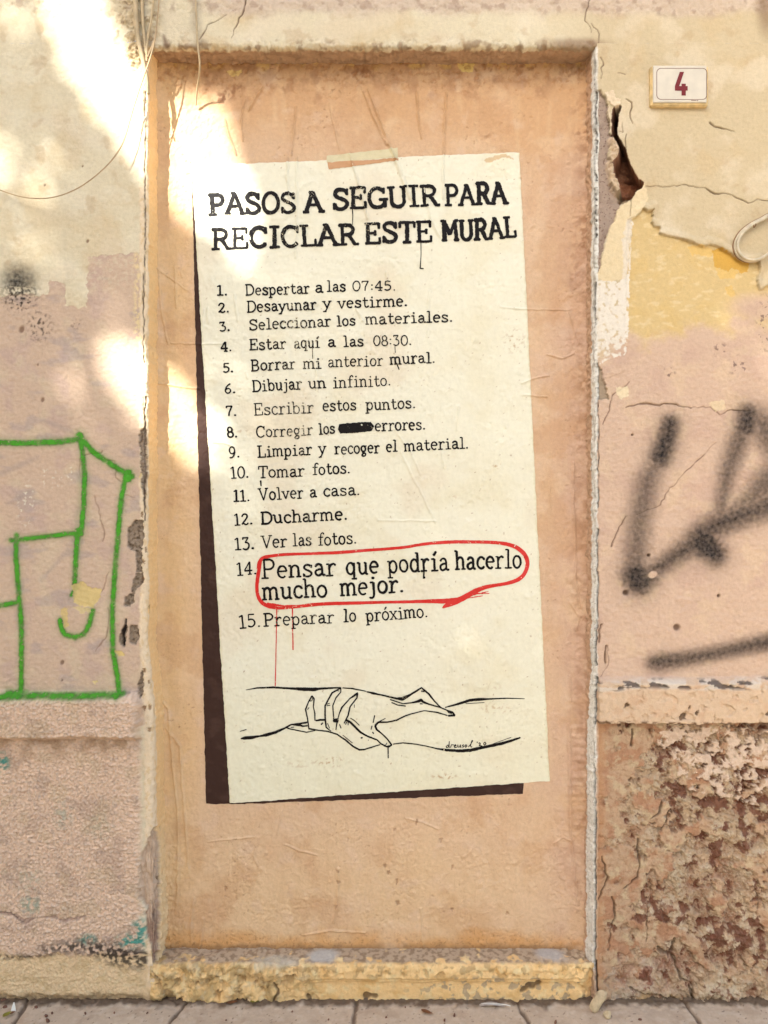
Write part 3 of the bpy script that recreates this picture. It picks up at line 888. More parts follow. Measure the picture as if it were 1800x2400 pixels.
sof = ss(VL + 5, VL + 12, v + 4 * fbm(u, v, 20, 3, 420))
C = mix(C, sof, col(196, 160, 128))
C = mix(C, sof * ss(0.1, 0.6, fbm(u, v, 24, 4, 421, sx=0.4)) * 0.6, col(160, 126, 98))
wz = (0.0022 * fbm(u[:1], u[:1] * 0, 90, 4, 430) + 0.0018 * fbm(u[:1], u[:1] * 0, 16, 3, 431)) * ss(0.06, 0.0, np.abs(np.where(byy > 0, 0, bz - ZL)))
wz = wz * (ss(XL - 0.004, XL + 0.01, xs) * ss(XR + 0.004, XR - 0.01, xs))[None, :]
P = np.zeros(u.shape + (3,))
P[..., 0] = xs[None, :]
P[..., 1] = byy + nyy * H
P[..., 2] = bz + nz * H + wz
um, vm = u[:-1, :-1], v[:-1, :-1]
rowi = np.broadcast_to(np.arange(len(bz) - 1)[:, None], um.shape)
inside = (um > 900 + S * (XL - 0.003)) & (um < 900 + S * (XR + 0.002))
flat = rowi < P0 - 1
M_u = flat & ~(inside & (vm > 0)) | (~flat & ~inside & (bz[:-1] > ZL + 0.0005) & (byy[:-1] < R * 0.8))
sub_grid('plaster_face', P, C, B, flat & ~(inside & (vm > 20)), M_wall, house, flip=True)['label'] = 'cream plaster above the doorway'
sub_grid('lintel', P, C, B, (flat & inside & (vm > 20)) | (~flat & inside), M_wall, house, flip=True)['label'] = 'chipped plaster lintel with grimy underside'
# ------------------------------------------------------------------ infill panel of the doorway
px = np.arange(XL - 0.02, XR + 0.021, STEP)
pz = np.arange(0.05, ZL + 0.03, STEP)
PU = np.broadcast_to((900 + S * px * D / (D + DP))[None, :], (len(pz), len(px))).copy()
PV = np.broadcast_to((1200 - (pz - ZC) * S * D / (D + DP))[:, None], PU.shape).copy()


def panel(u, v):
    H = 0.0016 * fbm(u, v, 160, 3, 500) + 0.00045 * fbm(u, v, 12, 3, 501) + 0.0006 * fbm(u, v, 40, 2, 502)
    el = np.maximum(0, u - 352)
    er = np.maximum(0, 1388 - u)
    H += 0.034 * np.exp(-el / 16.0) + 0.030 * np.exp(-er / 15.0)
    rough_r = ss(1290, 1370, u + 25 * fbm(u, v, 60, 3, 503)) * ss(330, 520, v)
    H += rough_r * (0.0011 * fbm(u, v, 16, 3, 504) + 0.0012 * ss(0.1, 0.5, fbm(u, v, 34, 3, 505)))
    C = np.ones(u.shape + (3,)) * col(223, 184, 147)
    streak = fbm(u, v, 40, 4, 640, sx=1.6, sy=0.25)
    C = mix(C, (1 - ss(230, 420, v + 40 * fbm(u, v, 120, 3, 506) - 60 * ss(1000, 1300, u))) * 0.85, col(214, 164, 114))  # deeper orange towards the head, with some shade put into the colour
    C = mix(C, (1 - ss(395, 500, u + 20 * fbm(u, v, 100, 3, 507))) * 0.8, col(228, 184, 128))
    C = mix(C, ss(1240, 1360, u + 30 * fbm(u, v, 120, 3, 508)) * ss(250, 500, v) * 0.75, col(210, 168, 142))  # darker pink towards the right jamb, its shade painted into the colour
    C = mix(C, ss(1850, 2100, v + 60 * fbm(u, v, 150, 3, 509)) * (1 - ss(1000, 1380, u)) * 0.6, col(236, 196, 148))
    C = dapple(u, v, C, col(214, 166, 124), 140, 510, 0.1, 0.8, 0.45)
    C = dapple(u, v, C, col(232, 194, 154), 100, 511, 0.1, 0.8, 0.45)
    C = dapple(u, v, C, col(226, 190, 160), 50, 512, 0.25, 0.8, 0.35)
    C = mix(C, ss(0.1, 0.8, streak) * 0.16, col(236, 202, 160))
    C = mix(C, ss(-0.1, -0.8, streak) * 0.12, col(202, 156, 114))
    C = mix(C, ss(0.15, 0.6, fbm(u, v, 200, 5, 641, 0.6)) * 0.4, col(204, 154, 108))
    grime_shade = (1 - ss(125, 260, v + 50 * fbm(u, v, 60, 4, 642))) + ss(1320, 1395, u + 25 * fbm(u, v, 50, 4, 643))  # grime together with painted-in shade along the head and right jamb
    C = mix(C, np.clip(grime_shade, 0, 1) * ss(-0.3, 0.5, fbm(u, v, 36, 5, 644, 0.6)) * 0.7, col(164, 114, 76))
    # edges: yellow showing along the head, stains
    hd = 1 - ss(142, 166, v + 12 * fbm(u, v, 40, 3, 513))
    C = mix(C, hd * ss(0.0, 0.3, fbm(u, v, 30, 3, 514)), col(232, 190, 118))
    H -= 0.001 * hd * ss(0.0, 0.2, fbm(u, v, 30, 3, 514))
    C = mix(C, poly(u, v, Z(400, 80, .6028, [(1110, 105), (1185, 115), (1170, 150), (1130, 145)]), 3, 10, 515), col(240, 206, 128))
    C = mix(C, poly(u, v, Z(400, 80, .6028, [(220, 140), (280, 138), (270, 160), (230, 162)]), 3, 10, 516), col(236, 198, 124))
    H -= 0.001 * poly(u, v, Z(400, 80, .6028, [(220, 140), (280, 138), (270, 160), (230, 162)]), 3, 10, 516)
    for (a, b, rx, ry, rot, k) in ((535, 218, 42, 14, -25, .6), (520, 232, 22, 10, -30, .5), (850, 172, 36, 20, -20, .6), (1385, 330, 14, 90, 0, .5), (1370, 318, 24, 10, 10, .6), (355, 165, 18, 20, 0, .5), (1160, 188, 20, 10, 0, .3), (1365, 560, 18, 40, 0, .45), (1350, 650, 14, 40, 0, .3), (1352, 170, 40, 16, 0, .35), (735, 262, 6, 4, 0, .5), (1140, 318, 10, 5, 0, .4)):
        m = blob(u, v, a, b, rx, ry, rot, 0.8) * ss(-0.3, 0.4, fbm(u, v, 16, 4, 517))
        C = mix(C, m * k * 1.2, col(150, 96, 56))
        H += m * 0.0012 * fbm(u, v, 9, 3, 518)
    sill = ss(2172, 2212, v + 14 * fbm(u, v, 60, 3, 519))
    C = mix(C, sill * 0.7, col(218, 156, 88))
    C = mix(C, sill * ss(0.52, 0.62, fbm(u, v, 9, 3, 520, 0.7)) * 0.45, col(128, 86, 52))
    C = mix(C, ss(2206, 2224, v + 5 * fbm(u, v, 20, 3, 521)) * 0.6, col(120, 88, 62))
    # wrinkles of old pasted paper under the paint
    z2 = lambda p: Z(400, 80, .6028, p)
    wr = [z2([(765, 215, 3), (800, 300, 8), (850, 430, 9), (890, 540, 6), (930, 640, 4)]), z2([(748, 225, 3), (790, 330, 5), (840, 430, 5)]), z2([(957, 228, 5), (962, 330, 7), (975, 405, 3)]), z2([(1072, 228, 5), (1064, 350, 7), (1060, 480, 4), (1058, 640, 3)]),
          z2([(290, 255, 4), (275, 330, 6), (282, 415, 3)]), z2([(362, 203, 4), (330, 250, 7), (303, 300, 3)]), z2([(210, 330, 3), (228, 400, 6), (256, 472, 3)]), z2([(487, 280, 4), (478, 370, 5), (470, 470, 3)]), z2([(455, 480, 4), (452, 560, 5), (460, 640, 3)]), z2([(490, 480, 3), (492, 640, 4), (486, 870, 2)]),
          z2([(695, 465, 3), (735, 600, 5), (765, 720, 4)]), z2([(870, 470, 4), (905, 560, 6), (940, 650, 4)]), z2([(985, 600, 3), (1010, 720, 4), (1045, 790, 3)]), z2([(615, 270, 2), (635, 360, 3), (655, 450, 2)]), z2([(300, 720, 3), (310, 800, 2)]), z2([(130, 720, 2), (260, 700, 3), (275, 715, 2)]),
          Z(300, 600, .226, [(332, 150, 8), (338, 320, 12), (360, 600, 13), (420, 915, 8)]), Z(300, 600, .226, [(485, 100, 7), (500, 480, 9), (505, 540, 4)]), Z(300, 600, .226, [(330, 160, 4), (480, 260, 5), (600, 350, 3)]), Z(300, 600, .226, [(230, 1320, 8), (350, 1330, 10), (470, 1345, 12), (600, 1365, 10), (740, 1375, 6)]),
          Z(300, 600, .226, [(450, 905, 5), (780, 915, 6), (1000, 910, 4)]), Z(300, 600, .226, [(830, 540, 7), (835, 700, 9)]), Z(300, 600, .226, [(790, 560, 8), (760, 780, 10)]), Z(300, 600, .226, [(545, 160, 5), (565, 220, 8)]),
          Z(1200, 700, .45217, [(295, 70, 5), (315, 150, 7), (345, 235, 4)]), Z(1200, 700, .45217, [(50, 440, 4), (110, 415, 8), (190, 400, 5)]), Z(1200, 700, .45217, [(50, 500, 4), (180, 508, 7)]), Z(1200, 700, .45217, [(-60, 45, 3), (80, 55, 5), (300, 60, 3)]), Z(1200, 700, .45217, [(180, 290, 5), (260, 310, 6), (320, 285, 4)]),
          Z(1200, 700, .45217, [(318, 850, 9), (315, 1000, 10), (325, 1200, 10), (328, 1460, 10), (350, 1600, 9)]), Z(1200, 700, .45217, [(290, 1560, 4), (345, 1650, 6), (330, 1720, 4)]), Z(1200, 700, .45217, [(195, 980, 4), (200, 1080, 4)]),
          Z(1200, 1550, .38437, [(352, 90, 9), (355, 240, 9)]), Z(1200, 1550, .38437, [(345, 380, 12), (350, 700, 16), (358, 1040, 14), (380, 1280, 14), (395, 1480, 12)]),
          Z(0, 1550, .42194, [(925, 370, 8), (1000, 470, 12), (1015, 700, 12), (1035, 950, 12), (1045, 1170, 8)]), Z(0, 1550, .42194, [(900, 210, 8), (935, 260, 12), (960, 560, 9), (990, 860, 9), (990, 1100, 14), (985, 1350, 14)]), Z(0, 1550, .42194, [(1075, 1320, 10), (1060, 1450, 14), (1065, 1570, 10)]), Z(0, 1550, .42194, [(1130, 1430, 14), (1120, 1530, 14), (1108, 1590, 16)]),
          Z(300, 1900, .6932, [(535, 115, 4), (580, 135, 7), (640, 150, 3)]), Z(300, 1900, .6932, [(520, 0, 3), (505, 80, 3)]), Z(300, 1900, .6932, [(440, 90, 3), (425, 150, 4), (440, 185, 3)]), Z(300, 1900, .6932, [(710, 195, 8), (712, 250, 6), (705, 320, 8), (695, 380, 3)]), Z(300, 1900, .6932, [(270, 105, 2), (350, 95, 3), (430, 88, 2)]),
          Z(300, 1900, .6932, [(940, 25, 3), (1000, 40, 4), (1050, 62, 3)]), Z(300, 1900, .6932, [(590, 420, 3), (680, 405, 5), (800, 412, 4)]), Z(300, 1900, .6932, [(990, 330, 4), (992, 420, 3), (998, 460, 3)]), Z(300, 1900, .6932, [(1440, 110, 3), (1470, 90, 4), (1495, 100, 3)]),
          Z(480, 640, .3858, [(1365, 110, 5), (1355, 250, 8), (1350, 390, 5)]), Z(480, 640, .3858, [(920, 220, 14), (960, 290, 12)]), Z(480, 640, .3858, [(655, 440, 4), (680, 600, 4), (690, 720, 3)]), Z(480, 640, .3858, [(1100, 0, 6), (1110, 60, 8)]), Z(480, 640, .3858, [(180, 130, 4), (200, 290, 4)]), Z(480, 640, .3858, [(250, 600, 3), (260, 640, 4)]),
          Z(480, 920, .3858, [(1150, 220, 4), (1250, 360, 5), (1310, 500, 4)]), Z(480, 920, .3858, [(1190, 360, 5), (1260, 510, 5), (1330, 640, 4), (1400, 790, 3)]), Z(480, 920, .3858, [(30, 300, 8), (110, 305, 6), (180, 330, 4)]), Z(480, 920, .3858, [(1440, 370, 4), (1455, 460, 4)]), Z(480, 920, .3858, [(1540, 80, 4), (1530, 230, 4)]), Z(480, 920, .3858, [(1050, 775, 3), (1400, 780, 4)])]
    for k, pts in enumerate(wr):
        H += (0.0052 if k < 13 else 0.0036) * stroke(u, v, jag(pts, 0.9, 10, 530 + k), 3.2)
    # faint general creasing
    for k, (a_, b_) in enumerate(Z(300, 1900, .6932, [(900, 65), (868, 185), (912, 310), (1095, 188), (910, 235), (1097, 332), (1280, 345), (880, 208), (1060, 98), (975, 36), (708, 205), (712, 240), (704, 322), (330, 260)])):
        m = poly(u, v, [(a_ - 2 - k % 3 * 2, b_ - 3), (a_ + 3, b_ - 3), (a_ + 2 + k % 4, b_ + 3), (a_ - 2, b_ + 4 + k % 5 * 2)], 1.5, 7, 650 + k)
        H -= 0.0025 * m
        C = mix(C, m * 0.5, col(146, 102, 66))
    crumb = ss(0.25, 0.5, fbm(u, v, 15, 4, 680, 0.6)) * (1 - ss(170, 250, v + 30 * fbm(u, v, 50, 3, 681)))
    H -= 0.0015 * crumb
    C = mix(C, crumb * 0.45, col(184, 124, 72))
    cre = 1 - np.abs(fbm(u, v, 60, 2, 600, sx=2.2, sy=0.5)) * 14
    H += 0.0004 * np.clip(cre, 0, 1)
    lowr = ss(1880, 1960, v)
    H += 0.0007 * np.clip(1 - np.abs(fbm(u, v, 45, 3, 601)) * 8, 0, 1) * lowr
    pits = ss(0.66, 0.76, fbm(u, v, 9, 2, 602)) * ss(0.1, 0.6, fbm(u, v, 120, 2, 603))
    H -= 0.0016 * pits
    C = mix(C, pits * 0.35, col(160, 116, 80))
    H += 0.0007 * np.clip(fbm(u, v, 30, 4, 604, 0.6) - 0.35, 0, 1) * 2
    patch = np.maximum.reduce([poly(u, v, Z(300, 1900, .6932, [(410, 330), (440, 345), (480, 350), (465, 455), (405, 455)]), 4, 14, 605), poly(u, v, Z(0, 1550, .42194, [(1030, 780), (1330, 790), (1330, 1010), (1120, 1000), (1040, 900)]), 6, 20, 606) * 0.6,
                               poly(u, v, Z(300, 1900, .6932, [(120, 440), (185, 300), (205, 430), (180, 470)]), 4, 12, 607)])
    H += patch * 0.0009 * fbm(u, v, 7, 3, 608)
    rp = np.clip(ss(0.05, 0.4, fbm(u, v, 90, 3, 645)) * ss(1850, 1950, v) + 0.6 * ss(0.25, 0.5, fbm(u, v, 110, 3, 646)), 0, 1)
    H += rp * 0.0011 * fbm(u, v, 11, 3, 647, 0.65)
    C = mix(C, ss(1880, 2000, v) * ss(650, 900, u) * ss(0.0, 0.6, fbm(u, v, 110, 4, 648)) * 0.5, col(234, 196, 158))
    left_low = (1 - ss(400, 440, u)) * ss(1850, 2050, v)
    H += left_low * 0.002 * fbm(u, v, 9, 3, 609, sx=1.3, sy=0.7)
    # pressed-in key marks of trowel low on the right
    for k in range(13):
        b = 1706 + k * 19
        H += 0.0012 * stroke(u, v, jag([(1336, b, 7), (1368, b - 4, 10)], 2, 9, 620 + k), 5)
    B = np.ones(u.shape) * 0.7
    return H, C, B


PH, PC, PB = panel(PU, PV)
PP = np.zeros(PU.shape + (3,))
PP[..., 0] = px[None, :]
PP[..., 1] = DP - PH
PP[..., 2] = pz[:, None]
sub_grid('doorway_infill', PP, PC, PB, np.ones((len(pz) - 1, len(px) - 1), bool), M_panel, house)['label'] = 'orange painted infill of the old doorway'


def panel_h(x, z):
    fx = np.clip((x - px[0]) / STEP, 0, len(px) - 1.001)
    fz = np.clip((z - pz[0]) / STEP, 0, len(pz) - 1.001)
    i, j = fx.astype(int), fz.astype(int)
    a, b = fx - i, fz - j
    return (PH[j, i] * (1 - a) + PH[j, i + 1] * a) * (1 - b) + (PH[j + 1, i] * (1 - a) + PH[j + 1, i + 1] * a) * b


def on_panel(u, v, lift):
    x, z = WX(u, DP), WZ(v, DP)
    return np.stack([x, DP - panel_h(x, z) - lift, z], -1)


# ------------------------------------------------------------------ mural
mural = thing('mural', 'cream hand painted mural of a numbered list with painted brown shadow on the doorway', 'mural', (float(WX(868, DP)), DP, float(WZ(1884, DP))))


def quad_film(name, tl, tr, br, bl, lift, color_fn, material, parent, res=2.0, wob=1.2, seed=0):
    w = max(math.hypot(tr[0] - tl[0], tr[1] - tl[1]), math.hypot(br[0] - bl[0], br[1] - bl[1]))
    h = max(math.hypot(bl[0] - tl[0], bl[1] - tl[1]), math.hypot(br[0] - tr[0], br[1] - tr[1]))
    nc, nr = max(2, int(w / res)), max(2, int(h / res))
    s = np.linspace(0, 1, nc)[None, :]
    t = np.linspace(0, 1, nr)[:, None]
    u = (tl[0] * (1 - s) + tr[0] * s) * (1 - t) + (bl[0] * (1 - s) + br[0] * s) * t
    v = (tl[1] * (1 - s) + tr[1] * s) * (1 - t) + (bl[1] * (1 - s) + br[1] * s) * t
    du = wob * fbm(u, v, 24, 3, 700 + seed)
    dv = wob * fbm(u, v, 24, 3, 740 + seed)
    e = np.maximum(np.maximum(ss(3 / nc, 0, s), ss(1 - 3 / nc, 1, s)) * np.ones_like(t), np.maximum(ss(3 / nr, 0, t), ss(1 - 3 / nr, 1, t)) * np.ones_like(s))
    u, v = u + du * e, v + dv * e
    P = on_panel(u, v, lift)
    C = color_fn(u, v)
    return sub_grid(name, P, C, np.ones(u.shape) * 0.3, np.ones((nr - 1, nc - 1), bool), material, parent, flip=True)


def sheet_color(u, v):
    C = np.ones(u.shape + (3,)) * col(243, 233, 206)
    C = dapple(u, v, C, col(236, 222, 188), 150, 710, 0.0, 0.8, 0.6)
    C = dapple(u, v, C, col(242, 232, 206), 70, 711, 0.1, 0.7, 0.6)
    C = dapple(u, v, C, col(234, 214, 184), 260, 712, 0.2, 0.7, 0.5)
    C = mix(C, ss(1500, 1800, v) * 0.35, col(238, 228, 190))
    # rubbed-through marks and small tears
    for (a, b, rx, ry, k) in ((775, 1785, 36, 12, .8), (1040, 1820, 30, 9, .8), (700, 1790, 30, 10, .4), (1160, 1660, 34, 12, .6), (1165, 1090, 10, 8, .8), (1205, 800, 22, 26, .7), (1060, 1165, 10, 5, .5), (860, 1448, 20, 6, .5), (760, 1465, 14, 5, .5), (560, 1010, 22, 4, .5), (1150, 1610, 22, 10, .4), (690, 1110, 40, 4, .4), (1000, 570, 14, 3, .8), (1195, 540, 12, 8, .5)):
        m = blob(u, v, a, b, rx, ry, 0, 0.6) * ss(0.2, 0.5, fbm(u, v, 8, 3, 713))
        C = mix(C, m * k, col(196, 160, 116))
    C = mix(C, poly(u, v, Z(400, 80, .6028, [(1215, 490), (1275, 470), (1300, 465), (1340, 490), (1290, 478), (1240, 500)]), 2, 8, 714) * 0.8, col(216, 178, 128))
    C = specks(u, v, C, col(170, 132, 92), 8, 715, 0.9, 0.7)
    e = np.maximum(1 - ss(0, 5, u - (449 + (v - 390) * 0.0603) + 3 * fbm(u, v, 12, 3, 716)), ss(-5, 0, u - (1217 + (v - 357) * 0.0482) + 3 * fbm(u, v, 12, 3, 717)))
    C = mix(C, e * 0.5, col(222, 208, 160))
    return C


M_brown = surf_mat('brown_mural_paint', rough=0.6, spec=0.12, bump=0.3, amp=0.06)
M_sheet = surf_mat('mural_paint', rough=0.5, spec=0.4, bump=0.3, amp=0.05)
brown = lambda u, v: dapple(u, v, np.ones(u.shape + (3,)) * col(66, 44, 36), col(80, 56, 46), 40, 720, 0.0, 0.7, 0.7)
orange = lambda u, v: np.ones(u.shape + (3,)) * col(206, 152, 104)
olive = lambda u, v: dapple(u, v, np.ones(u.shape + (3,)) * col(222, 206, 164), col(208, 190, 146), 30, 721, 0.0, 0.7, 0.6)
sh = quad_film('painted_shadow', (449.5, 396), (480, 396), (575, 1884), (483, 1884), 0.0007, brown, M_brown, mural, seed=1)
sh['label'] = 'dark brown painted shadow down the left edge'
sh = quad_film('painted_shadow', (530, 1800), (1226, 1800), (1226, 1860), (541, 1884.5), 0.00085, brown, M_brown, mural, seed=2)
sh['label'] = 'dark brown painted shadow under the bottom edge'
quad_film('sheet', (449, 390), (1217, 357), (1288, 1830), (539, 1882), 0.0015, sheet_color, M_sheet, mural, seed=3)
quad_film('tape', (766, 366), (931.7, 347), (933, 371), (766.5, 381), 0.0019, olive, M_sheet, mural, seed=4)['label'] = 'painted strip of pale sticky tape'
quad_film('tape_shadow', (767.5, 381), (934, 371.5), (934, 377), (769.5, 398), 0.0021, orange, M_sheet, mural, seed=5)

# ---- hand lettering: a stroke alphabet with slab serifs
XH = 0.66


def arc(cx, cy, rx, ry, a0, a1, n=12):
    return [(cx + rx * math.cos(math.radians(a0 + (a1 - a0) * i / n)), cy + ry * math.sin(math.radians(a0 + (a1 - a0) * i / n))) for i in range(n + 1)]


def sf(x, y, w):
    return ('s', [(x - w / 2, y), (x + w / 2, y)])


def small_s():
    return [(.5, .5), (.44, .61), (.3, .66), (.16, .61), (.12, .5), (.2, .4), (.34, .34), (.48, .26), (.53, .15), (.46, .04), (.3, 0), (.16, .04), (.1, .14)]


